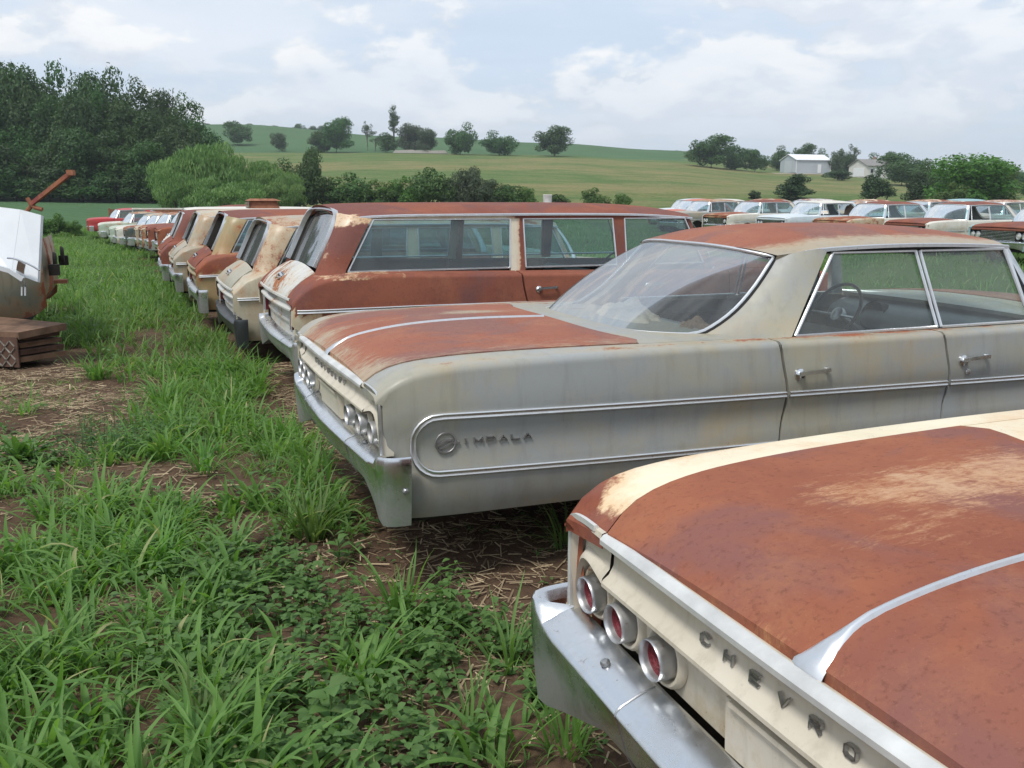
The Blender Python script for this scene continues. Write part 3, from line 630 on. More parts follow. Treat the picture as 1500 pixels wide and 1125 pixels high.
        if True:
            wins = [(.515,1.885,.745,1.91),(2.03,2.90,2.03,2.88),(3.0,3.80,3.0,3.62)]
    ns, nt_ = (34, 25) if fine else (14, 11)
    rows = []
    for i in range(ns):
        s = i/(ns-1); row = []
        for j in range(nt_):
            t = -1+2*j/(nt_-1); t2 = math.copysign(1-(1-abs(t))**1.35, t); x = xr(t2)+(xf(t2)-xr(t2))*s; a = abs(t2)
            y = ye(x)*t2; zv = ze(x)+(zc(x)-ze(x))*(1-a**2.6)
            row.append((x, y, zv))
        # drip edge rolled under
        f_, l_ = row[0], row[-1]
        row = [(f_[0], f_[1]+.012, f_[2]-.022)]+row+[(l_[0], l_[1]-.012, l_[2]-.022)]
        rows.append(row)
    rf = MB().grid(rows)
    rf.grid([[ (p[0]+.02*(1 if i else 1)*0, p[1]*.985, p[2]-.03) for p in r[1:-1]] for i, r in enumerate(rows)], flip=True)
    roof = rf.build('roof', roof_m, root, attr=at('roof'), sharp=60)
    nopill = False
    def pane(pname, P, m, nu=2, bulge=.0):
        return None
    gm, gbm = ms.get('glass', M['glass']), ms.get('backglass', M['glass_back'])
    # side windows and pillars
    def gpt(x, zv, sy, off=0): return (x, sy*(gl(x, zv)+off), zv)
    for sy in (-1,1):
        prev = None
        for wi, (b0,b1,t0,t1) in enumerate(wins):
            if not (wi in sp.get('broken', ())):
                rws = [[gpt(b0+(t0-b0)*v+((b1+(t1-b1)*v)-(b0+(t0-b0)*v))*u, hb+(ht-hb)*v, sy, -.012) for u in lin(0,1,5)] for v in lin(-.03,1.03,4)]
                MB().grid(rws, flip=sy > 0).build('side_window', gm, root, weld=False)
            if D >= 1 or wi == 0:
                loop = [gpt(b0, hb, sy), gpt((b0+b1)/2, hb, sy), gpt(b1, hb, sy), gpt((b1+t1)/2, (hb+ht)/2, sy), gpt(t1, ht, sy), gpt((t0+t1)/2, ht, sy), gpt(t0, ht, sy), gpt((b0+t0)/2, (hb+ht)/2, sy)]
                # straight mitred frame: four bars
                fr = MB(); r_ = .0085
                q = [loop[0], loop[2], loop[4], loop[6]]
                for a, b in zip(q, q[1:]+q[:1]): fr.tube([a, b], r_, 6, (0,1,0))
                fr.build('window_frame', M['bright'] if sp.get('wframe', True) else pil_m, root, attr=at('pillar'))
                for sname in ():
                    pass
        # pillars
        def pillar(nm, xb0, xb1, xt0, xt1, m, th=.03, zb=None, zt_=None, off=.003):
            zb = hb-.03 if zb is None else zb; zt2 = ht+.01 if zt_ is None else zt_
            r1 = [[gpt(xb0+(xt0-xb0)*v, zb+(zt2-zb)*v, sy, -th), gpt(xb0+(xt0-xb0)*v, zb+(zt2-zb)*v, sy, off), gpt(xb1+(xt1-xb1)*v, zb+(zt2-zb)*v, sy, off), gpt(xb1+(xt1-xb1)*v, zb+(zt2-zb)*v, sy, -th)] for v in lin(0,1,7)]
            return MB().grid(r1, closeu=True, flip=sy > 0).build(nm, m, root, attr=at('pillar'), smooth=False)
        if wag:
            pillar('door_pillar', wins[0][1]+.006, wins[1][0]-.006, wins[0][3]+.006, wins[1][2]-.006, pil_m)
            pillar('door_pillar', wins[1][1]+.006, wins[2][0]-.006, wins[1][3]+.006, wins[2][2]-.006, pil_m)
            # header rail above windows
            hr = [[gpt(x, ht+.004, sy, -.03), gpt(x, ht+.004, sy, .004), (x, sy*(ye(x)-.002), ze(x)-.012)] for x in lin(.70, 3.66, 24)]
            MB().grid(hr, flip=sy < 0).build('header_rail', pil_m, root, attr=at('pillar'))
            MB().sweep([(x, sy*(ye(x)+.006), ze(x)-.008) for x in lin(.60,3.72,24)], [(-.009,-.008),(.009,-.008),(.009,.006),(0,.011),(-.009,.006)]).build('drip_rail', M['bright'], root)
            # D pillar : wraps from the tailgate opening to the quarter window
            Aed = [(.29,.672,1.055),(.345,.665,1.17),(.42,.65,1.32),(.465,.63,1.42),(.49,.58,1.495)]
            Bed = [(.480,.812,1.025),(.555,.795,1.16),(.64,.772,1.31),(.70,.752,1.41),(.735,.735,1.452)]
            u5 = lin(0,1,5); rws = []
            for v in lin(-.12,1,12):
                vv = max(v, 0); a = Vector([cr(u5, [p[k] for p in Aed], vv) for k in range(3)]); b = Vector([cr(u5, [p[k] for p in Bed], vv) for k in range(3)])
                if v < 0: a += Vector((-.03,.03,-.06)); b += Vector((-.03,.05,-.06))
                row = []
                for s in lin(0,1,7):
                    p = a.lerp(b, s); k = 4*s*(1-s); p += Vector((-.035,.030,.006))*k; row.append((p.x, sy*p.y, p.z))
                row = [(row[0][0]+.05, row[0][1]*.97, row[0][2]-.005)]+row+[(row[-1][0]+.01, row[-1][1]-sy*.03, row[-1][2])]
                rws.append(row)
            MB().grid(rws, flip=sy > 0).build('rear_pillar', ms.get('dpillar', pil_m), root, attr=at('dpillar', .7))
        else:
            MB().sweep([(x, sy*(ye(x)+.004), ze(x)-.006) for x in lin(2.30,3.69,20)], [(-.009,-.010),(.009,-.010),(.009,.006),(0,.010),(-.009,.006)]).build('drip_rail', M['bright'], root)
            hr = [[gpt(x, ht+.002, sy, -.03), gpt(x, ht+.002, sy, .002), (x, sy*(ye(x)-.004), ze(x)-.014)] for x in lin(2.42, 3.66, 16)]
            MB().grid(hr, flip=sy < 0).build('header_rail', M['black'], root)
            rws = []
            for v in lin(-.14,1,16):
                vv = max(v, 0); a = crv(sideA, vv); b = Vector(Bb).lerp(Vector(Bt), vv)
                if v < 0: q = v/.14; a += Vector((.05*q,.0-.0*q,.045*q)); b += Vector((-.06*q*-1,-.03*q,.030*q))
                row = []
                for s in lin(0,1,10):
                    p = a.lerp(b, s); k = 4*s*(1-s)
                    fl = max(0, 1-vv*5)
                    p += Vector((0,.030*(.35+.65*vv),.012*vv))*k
                    if vv < .25: p.z = p.z-(.25-vv)*.12*(1-0*s)*k; p.y += .05*(.25-vv)*k
                    row.append((p.x, sy*p.y, p.z))
                row = [(row[0][0]+.035, row[0][1]*.96, row[0][2]-.02)]+row+[(row[-1][0]+.01, row[-1][1]-sy*.04, row[-1][2])]
                rws.append(row)
            MB().grid(rws, flip=sy > 0).build('rear_pillar', pil_m, root, attr=at('pillar'), sharp=60)
        # A pillar
        x0, x1 = (3.84,3.93) if not wag else (3.83,3.92); yb = .862 if not wag else .80; tx = 3.665 if not wag else 3.66
        zt3 = ze(tx)-.01; ap = []
        for v in lin(0,1,8):
            x = x0+(tx-x0)*v; wd = .075-.03*v; y = yb+(ye(tx)-yb)*v; zv = .965+(zt3-.965)*v
            ap.append([(x, sy*y, zv),(x+wd, sy*(y-.015), zv+.004),(x+wd+.02, sy*(y-.045), zv),(x, sy*(y-.04), zv)])
        MB().grid(ap, closeu=True, flip=sy > 0).build('windshield_pillar', M['bright'] if not wag else pil_m, root, attr=at('pillar'))
        if not wag and D >= 1 and not sp.get('novent'):
            MB().tube([(3.735, sy*.862,.985),(3.655, sy*.72,1.365)], .007, 6).build('vent_divider', M['bright'], root)
    # backlight and windshield
    if not wag:
        basex = lambda s: 1.375+.055*s*s+.245*abs(s)**7; base = lambda s: Vector((basex(s), .652*s, .995-.012*abs(s)**3)); topc = lambda s: Vector((2.01+.145*abs(s)**2.2, .632*s, 1.390-.045*abs(s)**3))
        rws = []
        for v in lin(0,1,14):
            row = []
            for s in lin(-1,1,25):
                a, b = base(s), topc(s); p = a.lerp(b, v)
                if abs(s) > .0:
                    sp_ = crv(sideA, v); e = abs(s)**10; p = p*(1-e)+Vector((sp_.x, math.copysign(sp_.y, s), sp_.z))*e
                p += Vector((-.035, 0, .030))*4*v*(1-v)*(1-abs(s)**6); row.append(p)
            rws.append(row)
        if not sp.get('noback'): MB().grid(rws).build('rear_window', gbm, root, weld=False)
        edge = [rws[0][k] for k in range(25)]+[rws[i][24] for i in range(1,14)]+[rws[13][k] for k in range(23,-1,-1)]+[rws[i][0] for i in range(12,0,-1)]
        MB().tube([e+Vector((-.004,0,.004)) for e in edge], .0095 if fine else .011, 8, (-.5,0,.8), closed=True).build('rear_window_molding', M['bright'], root)
        MB().tube([e+Vector((.006,0,-.004)) for e in edge], .015, 6, (-.5,0,.8), closed=True).build('window_gasket', M['black'], root)
        pk = MB().grid([[(x, y, .94) for x in lin(1.45,2.08,4)] for y in lin(-.80,.80,5)]).build('parcel_shelf', ms.get('seat', M['vinyl_grey']), root)
    else:
        botc = lambda s: Vector((.305, .625*s, 1.075)); tpc = lambda s: Vector((.535-.01, .575*s, 1.49))
        # opening outline
        ol = [(-.635,.305,1.07),(-.64,.36,1.18),(-.635,.43,1.33),(-.615,.470,1.42),(-.565,.50,1.482),(-.47,.513,1.508),(-.25,.517,1.516),(0,.518,1.519)]
        ol = [Vector((x, y, zv)) for y, x, zv in ol]; full = ol+[Vector((p.x, -p.y, p.z)) for p in ol[-2::-1]]
        MB().sweep([p+Vector((-.012,0,0)) for p in full], [(-.012,-.02),(.012,-.02),(.012,.02),(-.012,.02)], (-1,0,.5)).build('rear_window_molding', M['bright'], root)
        # inner channel
        ch = [[p+Vector((-.005,0,0)), p+Vector((.04,0,-.012))+Vector((0,-p.y*.05,0)), p+Vector((.085,0,-.03))+Vector((0,-p.y*.07,0))] for p in full]
        MB().grid(ch).build('window_channel', M['under'], root)
        if not sp.get('noback'):
            rws = []
            for v in lin(0,1,10):
                zv = 1.06+(1.50-1.06)*v; x = .335+(.545-.335)*v; yw3 = .60 if v < .7 else .60-.12*((v-.7)/.3)**2
                rws.append([(x-.02*(1-s*s), s*yw3, zv) for s in lin(-1,1,7)])
            gp = MB().grid(rws).build('rear_window', gbm, root, weld=False)
        # rear edge of roof visor
        vis = [[Vector((.515,s*.58,1.505)) if 0 else Vector((.52-.02*(1-abs(s)**4), s*.62, 1.515-.10*abs(s)**6)), Vector((xr(s)-.0, ye(.5)*s, ze(.5)+(zc(.5)-ze(.5))*(1-abs(s)**2.6)))] for s in lin(-1,1,17)]
        MB().grid(vis).build('roof_edge', roof_m, root, attr=at('roof'))
        MB().box(.45,1.95,-.74,.74,.70,.72).build('cargo_floor', ms.get('seat', M['vinyl_grey']), root, smooth=False)
    # windshield
    zt4 = zc(3.87)-.025; tb = .69; bw = .84 if not wag else .79
    rws = []
    for v in lin(0,1,8):
        row = []
        for s in lin(-1,1,15):
            a = Vector((4.20-.29*abs(s)**2.6, bw*s, .985)); b = Vector((xf(s)-.005, tb*s, ze(3.67)+(zc(3.87)-ze(3.67))*(1-abs(s)**2.6)-.02)); p = a.lerp(b, v); p += Vector((.03,0,.02))*4*v*(1-v); row.append(p)
        rws.append(row)
    if not sp.get('nofront'): MB().grid(rws, flip=True).build('windshield', ms.get('glass', M['glass']), root, weld=False)
    edge = [rws[0][k] for k in range(15)]+[rws[7][k] for k in range(14,-1,-1)]
    MB().tube([rws[0][k] for k in range(15)], .010, 6).build('windshield_molding', M['bright'], root); MB().tube([rws[7][k]+Vector((0,0,.006)) for k in range(15)], .012, 6).build('windshield_molding', M['bright'], root)
    # ---- side trim
    def onside(x, zv, sy, off=.004): return (x, sy*(Y(x, zv)+off), zv)
    tw = .010
    flat = [(-.006,-.013),(.002,-.0135),(.0065,-.009),(.0035,-.003),(.0035,.003),(.0065,.009),(.002,.0135),(-.006,.013)]
    def strip(nm, pts, m, sc=1.0):
        P = [Vector(p) for p in pts]; sy = 1 if P[0].y > 0 else -1; mb = MB(); rows = []
        for i, p in enumerate(P):
            T = (P[min(i+1,len(P)-1)]-P[max(i-1,0)]).normalized(); N = Vector((0,sy,0)); N = (N-T*N.dot(T)).normalized(); B = T.cross(N)
            rows.append([p+N*a*sc+B*b*sc for a, b in flat])
        mb.grid(rows, closeu=True); k = len(flat); mb.F += [list(range(k)), [(len(rows)-1)*k+i for i in range(k)]]
        return mb.build(nm, m, root, smooth=True, sharp=30)
    for sy in (-1,1):
        if not wag and sp.get('trim', True):
            zu = lambda x: .776-.0205*x; zl = lambda x: .537-.0185*x
            if sp.get('trim') == 'near': pass
            # rear loop
            pts = [(x, zu(x)) for x in lin(gap0-.01+.045, .32, 34)]
            cx0, r0 = .30, .10
            for th in lin(90,180,7)[1:]: pts.append((cx0+r0*math.cos(R(th))*1.0, zu(.3)-r0+r0*math.sin(R(th))))
            for th in lin(180,270,7)[:]: pts.append((cx0-.0+r0*math.cos(R(th)), zl(.3)+r0+r0*math.sin(R(th))))
            pts += [(x, zl(x)) for x in lin(.32, gap0, 26)]
            strip('side_trim', [onside(x, zv, sy) for x, zv in pts], M['bright'], 1.0)
            for a, b, sh in ((gap0+.01, gap1-.01, 1),(gap1+.01, gap2-.01, 1),(gap2+.01, 5.0, 0)):
                strip('side_trim', [onside(x, zu(x), sy) for x in lin(a+.045, b+(.045 if b < 3.5 else 0), 14)], M['bright'])
            for a, b in ((gap0+.012, gap1-.01),(gap1+.012, gap2-.01)): strip('lower_trim', [onside(x, zl(x), sy) for x in lin(a, b, 12)], M['bright'])
        if wag and sp.get('trim', True):
            zu = lambda x: .762+.012*min(x,1)-.004*x
            strip('side_trim', [onside(x, zu(x)-.0, sy) for x in lin(.09, gap0+.03, 24)], M['bright'], 1.15)
            for a, b in ((gap0+.05, gap1+.03),(gap1+.05, gap2),(gap2+.01,5.0)): strip('side_trim', [onside(x, zu(x), sy) for x in lin(a, b, 10)], M['bright'])
        for xh in ((2.04,3.08) if D >= 1 else ()):
            zh = .836 if not wag else .885; yb = Y(xh, zh); h = MB()
            h.lathe((xh+.028, sy*(yb-.002), zh-.010), (0,sy,0), [(.030,0),(.028,.012),(.018,.020),(.014,.030),(.0,.032)], 14)
            h.sweep([(xh+.01, sy*(yb+.030), zh-.004),(xh+.06, sy*(yb+.036), zh+.002),(xh+.12, sy*(yb+.036), zh+.004),(xh+.185, sy*(yb+.030), zh+.005),(xh+.195, sy*(yb+.015), zh+.004)], [(-.006,-.009),(.006,-.009),(.006,.009),(-.006,.009)])
            h.lathe((xh+.185, sy*yb, zh+.004), (0,sy,0), [(.013,0),(.011,.02),(.006,.026)], 10)
            ho = h.build('door_handle', M['chrome'], root)
        if fine and not wag: MB().lathe((3.15, sy*Y(3.15,.765), .765), (0,sy,0), [(.016,0),(.014,.006),(0,.008)], 12).build('lock_cylinder', M['bright'], root)
        if sp.get('script'):
            yv = lambda x: Y(x,.655)
            em = MB(); c = (.335, sy*(yv(.335)+.006), .655); dx = 1 if sy < 0 else -1
            em.tube([(c[0]+.042*math.cos(a), c[1], c[2]+.042*math.sin(a)) for a in [2*math.pi*i/28 for i in range(28)]], .0045, 6, (0,1,0), closed=True)
            em.sweep([(c[0]+dx*x_, c[1], c[2]+z_) for x_, z_ in ((-.046,-.012),(-.02,.0),(0,.012),(.018,.010),(.034,-.004),(.058,-.004))], [(-.004,-.004),(.004,-.004),(.004,.004),(-.004,.004)], (0,1,0))
            em.sweep([(c[0]+dx*x_, c[1], c[2]+z_) for x_, z_ in ((-.03,-.022),(0,-.014),(.02,-.002),(.03,.014))], [(-.004,-.004),(.004,-.004),(.004,.004),(-.004,.004)], (0,1,0))
            em.build('emblem', M['letter'], root)
            xs_ = [.42+i*.272/5 for i in range(6)]
            for i, ch in enumerate('IMPALA'):
                x = xs_[i] if sy < 0 else xs_[5-i]
                letter(ch, (x, sy*(yv(x)+.0015), .655), (dx,0,0), (0,0,1), (0,sy,0), .034, .020, .0055, root, M['letter'])
    # lid centre strip
    if not wag and sp.get('spear', True):
        pts = [(x, 0, top(x, 0)+.007) for x in lin(.055, 1.20, 30)]
        w0 = lambda x: .008+.030*max(0, 1-(x-.05)/.10)**1.6
        rws = [[(p[0], -w0(p[0]), p[2]-.004),(p[0], -w0(p[0])*.55, p[2]+.004),(p[0],0,p[2]+.006),(p[0], w0(p[0])*.55, p[2]+.004),(p[0], w0(p[0]), p[2]-.004)] for p in pts]
        rws = [[(.045, q[1], q[2]-.02) for q in rws[0]]]+rws
        MB().grid(rws).build('lid_spear', M['bright'], root)
    root_o = root; c = Car(); c.root = root; c.top = top; c.Y = Y; return c
# ---------------------------------------------------------------- paints
GREY = (.285,.30,.30); GREY2 = (.33,.315,.25); CREAM = (.66,.58,.42); CREAM2 = (.60,.50,.34)
P = {}
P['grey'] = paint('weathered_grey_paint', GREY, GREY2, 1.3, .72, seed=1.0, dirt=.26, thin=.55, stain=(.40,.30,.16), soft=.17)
P['greylid'] = paint('rusted_trunk_lid', (.33,.31,.235), (.30,.29,.24), 1.6, .55, rustc=((.270,.100,.068),(.315,.128,.084),(.27,.110,.082)), seed=2.0, scratch=.5, thin=.5, stain=(.42,.26,.13), soft=.34)
P['nearcream'] = paint('cream_paint_rusting', (.80,.71,.52), (.74,.62,.42), 1.6, .7, seed=4.2, stain=(.62,.33,.12), dirt=.10, thin=.6, rough=.35, soft=.18)
P['nearlid'] = paint('rusted_cream_lid', (.60,.44,.24), (.50,.30,.14), 1.3, .85, rustc=((.235,.080,.050),(.305,.112,.062),(.255,.088,.066)), seed=7.7, scratch=.34, stain=(.40,.155,.06), thin=.75, soft=.30)
P['cove'] = paint('cove_cream', (.62,.57,.47), (.55,.50,.40), 2.2, .6, seed=3.1, dirt=.4, stain=(.42,.30,.14))
P['wred'] = paint('red_brown_rust', (.60,.50,.33), (.66,.60,.48), 1.6, .55, rustc=((.200,.070,.050),(.265,.095,.060),(.215,.074,.056)), seed=5.0, scratch=.2, stain=(.55,.25,.08), soft=.12)
P['wgate'] = paint('grey_gate_paint', (.50,.51,.50), (.58,.57,.52), 2.2, .9, rustc=((.24,.09,.045),(.33,.13,.06),(.28,.10,.05)), seed=6.0, stain=(.5,.36,.2), soft=.10)
def rustyp(name, base, b2=None, **k): return paint(name, base, b2, **{**dict(scale=1.5, k=.75, soft=.14), **k})
# Impala (grey four-door hardtop)
def a_iside(c):
    x, y, z = c[:,0], np.abs(c[:,1]), c[:,2]
    q = np.full(len(c), .13); q += .10*sstep(.90,.99,z)+.08*np.exp(-((z-.66)/.07)**2)*np.exp(-((x-1.1)/.5)**2)+.16*(1-sstep(.30,.40,z)); q += .16*(1-sstep(.02,.09,x))*(z < .66); q += .22*np.exp(-((x-2.0)/.35)**2)*sstep(.975,1.0,z)
    q += .23*sstep(.94,.965,z)*np.exp(-((y-.88)/.04)**2); return q
def a_ilid(c):
    x, y = c[:,0], np.abs(c[:,1]); return .80-.34*(1-sstep(.04,.30,x))-.22*sstep(.50,.80,y)-.25*np.exp(-((c[:,1]-.35)/.12)**2-((x-.95)/.2)**2)-.2*np.exp(-((c[:,1]-.28)/.08)**2)
def a_iroof(c):
    x, y, z = c[:,0], c[:,1], c[:,2]; e = sstep(.44,.70,np.abs(y)); return .86-.62*e-.22*(1-sstep(2.05,2.35,x))-.25*sstep(3.5,3.9,x)
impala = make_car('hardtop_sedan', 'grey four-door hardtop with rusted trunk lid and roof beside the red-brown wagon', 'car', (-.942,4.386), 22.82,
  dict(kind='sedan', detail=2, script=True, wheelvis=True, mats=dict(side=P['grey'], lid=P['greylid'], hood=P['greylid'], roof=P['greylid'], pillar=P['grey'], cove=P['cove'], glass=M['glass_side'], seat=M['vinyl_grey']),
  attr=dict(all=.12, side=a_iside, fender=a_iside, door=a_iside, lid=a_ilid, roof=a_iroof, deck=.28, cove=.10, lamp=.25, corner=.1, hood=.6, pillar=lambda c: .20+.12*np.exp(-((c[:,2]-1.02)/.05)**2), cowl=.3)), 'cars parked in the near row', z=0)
# near cream car
def a_nq(c):
    x, y, z = c[:,0], c[:,1], c[:,2]; q = np.full(len(c), .10)
    ay = np.abs(y); q += (.62*(1-sstep(.03,.30,x))+.34*sstep(.82,.93,ay)*(1-sstep(.3,1.0,x)))*(1-.45*np.exp(-((ay-.78)/.06)**2)*sstep(.05,.15,x)); q += .50*(1-sstep(.80,.95,z))*(1-sstep(.5,1.1,x)); q += .40*np.exp(-((x-1.74)/.13)**2-((np.abs(y)-.88)/.05)**2)+.15*np.exp(-((np.abs(y)-.845)/.02)**2); return q
def a_nl(c):
    x, y = c[:,0], c[:,1]
    q = np.full(len(c), .90); q -= .40*np.exp(-((x-.66)/.30)**2-((y-.42)/.18)**2); q -= .40*np.exp(-((x-1.05)/.28)**2-((y-.36)/.38)**2); q -= .22*np.exp(-((x-.42)/.20)**2-((y-.20)/.07)**2)
    q -= .42*(1-sstep(.050,.085,x))*(.5+.5*vnoise(x, y, 9, 4)); return q
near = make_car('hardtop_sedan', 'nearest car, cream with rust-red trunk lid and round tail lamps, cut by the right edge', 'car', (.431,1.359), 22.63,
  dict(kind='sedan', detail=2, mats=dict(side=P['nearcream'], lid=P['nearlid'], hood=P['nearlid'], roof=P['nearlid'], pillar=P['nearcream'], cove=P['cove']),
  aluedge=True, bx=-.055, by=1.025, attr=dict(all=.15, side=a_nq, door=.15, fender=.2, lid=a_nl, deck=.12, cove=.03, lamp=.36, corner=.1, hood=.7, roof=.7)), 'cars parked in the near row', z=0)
# red-brown wagon
def a_w(c):
    z = c[:,2]; x = c[:,0]; q = np.where(z > .765, .92, .40); q = np.where((z > .99) & (x > .25) & (x < .95), .52, q); return q-.25*(1-sstep(.05,.2,x))*(z < .76)
wagon = make_car('station_wagon', 'red-brown rusted station wagon with cream lower panels behind the grey hardtop', 'car', (-2.07,7.81), 22.8,
  dict(kind='wagon', detail=2, script=False, mats=dict(side=P['wred'], door=P['wred'], lid=P['wgate'], gate=P['wgate'], roof=P['wred'], hood=P['wred'], pillar=P['wred'], dpillar=P['wred'], seat=M['vinyl_aqua']), bz=-.09,
  attr=dict(all=.9, side=a_w, door=a_w, fender=a_w, lid=.40, gate=.26, roof=lambda c: .95-.5*np.exp(-((c[:,0]-.6)/.12)**2)*(np.abs(c[:,1]) > .6), pillar=lambda c: .78-.75*(np.abs(c[:,0]-1.91) < .035)-.45*(c[:,2] > 1.42)*(c[:,0] < 1.9), dpillar=lambda c: .66-.25*(c[:,2] > 1.40))), 'cars parked in the near row', z=0)
# ---------------------------------------------------------------- the rest of the near row, running away to the left
P['tan'] = rustyp('tan_paint', (.34,.33,.26), (.40,.35,.25), seed=11, dirt=.3)
P['tan2'] = rustyp('pale_yellow_paint', (.50,.45,.33), (.42,.39,.30), seed=12)
P['olive'] = rustyp('mustard_green_paint', (.28,.27,.15), (.32,.25,.13), seed=13)
P['brown'] = rustyp('brown_rust_paint', (.40,.30,.18), seed=14)
P['white'] = rustyp('chalky_cream_paint', (.68,.66,.58), (.60,.57,.50), seed=15, dirt=.15)
P['green'] = rustyp('pale_green_paint', (.42,.52,.42), (.46,.50,.40), seed=16)
P['red'] = rustyp('red_paint', (.50,.03,.04), (.42,.05,.05), seed=17, dirt=.1)
P['blue'] = rustyp('pale_blue_paint', (.52,.60,.66), (.60,.65,.68), seed=18, dirt=.1)
P['aqua'] = rustyp('turquoise_paint', (.23,.42,.45), (.28,.45,.46), seed=19, dirt=.1)
P['orange'] = rustyp('orange_paint', (.62,.09,.03), (.55,.12,.05), seed=20, dirt=.1)
P['teal'] = rustyp('dark_teal_paint', (.04,.075,.075), (.06,.09,.09), seed=21, dirt=.1)
dark_chrome = simple('dark_bumper_steel', (.06,.065,.07), .4, .6, 8, .3)
def rowpose(lx, ly, tail=True):
    # position in the row frame -> world
    return (ROWO[0]+lx*math.cos(RA)-ly*math.sin(RA), ROWO[1]+lx*math.sin(RA)+ly*math.cos(RA))
NR = 'cars parked in the near row'
def rowcar(name, label, lx, ly, yaw, kind, mats, attr, front=False, dz=0, **k):
    x, y = rowpose(lx, ly); 
    if front: a = R(yaw); x += 5.33*math.cos(a); y += 5.33*math.sin(a); yaw += 180
    return make_car(name, label, 'car', (x, y), yaw, dict(kind=kind, detail=1, mats=mats, attr=attr, **k), NR, z=ground(x, y)+dz)
def twotone(zc, hi, lo): return lambda c: np.where(c[:,2] > zc, hi, lo)
rowcar('station_wagon', 'tan wagon with grey tailgate and blackened bumper, next beyond the red-brown wagon', .13, 6.10, 22.8, 'wagon',
  dict(side=P['tan2'], roof=P['tan'], lid=P['tan'], gate=P['wgate'], pillar=P['tan2'], bumper=dark_chrome), dict(all=.25, side=.28, lid=.22, gate=.22, roof=.4, pillar=.25, dpillar=.33, door=.4), bz=-.06, dz=-.06)
rowcar('station_wagon', 'mustard and rust-brown wagon with two pale badges on its tailgate and no rear glass', -.02, 8.75, 22.5, 'wagon',
  dict(side=P['olive'], roof=P['wred'], lid=P['wred'], gate=P['olive'], pillar=P['olive'], door=P['olive']), dict(all=.3, side=lambda c: np.where((c[:,2] > .765) & (c[:,2] < 1.02), .78, .38), lid=.72, gate=.30, roof=.9, pillar=.2, dpillar=.28, door=.6), noback=True, bz=-.03)
rowcar('station_wagon', 'pale tan wagon with an empty dark rear opening under the roof luggage box', -.12, 11.7, 22, 'wagon',
  dict(side=P['tan'], roof=P['tan2'], lid=P['tan'], gate=P['tan'], pillar=P['tan']), dict(all=.35, side=.32, lid=.33, gate=.3, roof=.3, pillar=.35, dpillar=.36), noback=True)
rowcar('station_wagon', 'dark red rusted wagon beside the tall cream wagon', -.20, 14.2, 22, 'wagon',
  dict(side=P['wred'], roof=P['wred'], lid=P['wred'], gate=P['brown'], pillar=P['wred'], backglass=M['glass']), dict(all=.85, gate=.5, roof=.9, pillar=.85, dpillar=.85), trim=False)
rowcar('station_wagon', 'tall chalky cream wagon with a pale roof standing above its neighbours', 0.05, 17.4, 22, 'wagon',
  dict(side=P['white'], roof=P['white'], lid=P['white'], gate=P['white'], pillar=P['white']), dict(all=.12, roof=.05, side=.15), dz=.05, trim=False)
fr = 'sedan'
rowcar('hardtop_sedan', 'faded maroon sedan parked nose out right behind the cream wagon', .0, 20.9, 23, fr,
  dict(side=P['brown'], roof=P['wred'], hood=P['wred'], fender=P['tan']), dict(all=.6, side=.55, hood=.75, roof=.8), front=True, trim=False, spear=False)
rowcar('hardtop_sedan', 'grey and rust sedan parked nose out, fourth beyond the cream wagon', -.25, 26.7, 24, fr,
  dict(side=P['grey'], roof=P['brown'], hood=P['brown'], fender=P['tan']), dict(all=.4, side=.35, hood=.6, roof=.5), front=True, trim=False, spear=False)
rowcar('hardtop_sedan', 'dusty white sedan parked nose out between the green and the rusty sedans', -.95, 36.3, 25, fr,
  dict(side=P['white'], roof=P['tan'], hood=P['white']), dict(all=.2, side=.25, hood=.25, roof=.4), front=True, trim=False, spear=False)
rowcar('hardtop_sedan', 'rust-red sedan parked nose out between the cream wagon and a tan sedan', -0.11, 24.40, 23, fr,
  dict(side=P['wred'], roof=P['wred'], hood=P['wred']), dict(all=.85, side=.85, hood=.8, roof=.8), front=True, trim=False, spear=False)
rowcar('hardtop_sedan', 'tan sedan parked nose out with a dark empty grille', -0.36, 28.84, 24, fr,
  dict(side=P['tan2'], roof=P['tan'], hood=P['tan2'], glass=M['glass']), dict(all=.35, side=.40, hood=.42, roof=.4), front=True, trim=False, spear=False)
rowcar('hardtop_sedan', 'faded rust sedan with a dark green grille surround parked nose out', -0.66, 33.31, 24, fr,
  dict(side=P['brown'], roof=P['tan'], hood=P['brown'], fender=P['teal']), dict(all=.5, side=.62, hood=.62, roof=.5, fender=.3), front=True, trim=False, spear=False)
rowcar('hardtop_sedan', 'pale green sedan with white bumper parked nose out', -1.21, 39.51, 25, fr,
  dict(side=P['green'], roof=P['tan2'], hood=P['green']), dict(all=.12, side=.15, hood=.12, roof=.3), front=True, trim=False, spear=False)
rowcar('hardtop_sedan', 'washed-out green sedan, last but one in the row', -1.73, 45.15, 25, fr,
  dict(side=P['green'], roof=P['brown'], hood=P['white']), dict(all=.25, side=.2, hood=.3, roof=.5), front=True, trim=False, spear=False)
rowcar('hardtop_sedan', 'bright red car at the far end of the row beside the bushes', -2.35, 50.29, 25, fr,
  dict(side=P['red'], roof=P['red'], hood=P['red']), dict(all=.1), front=True, trim=False, spear=False)
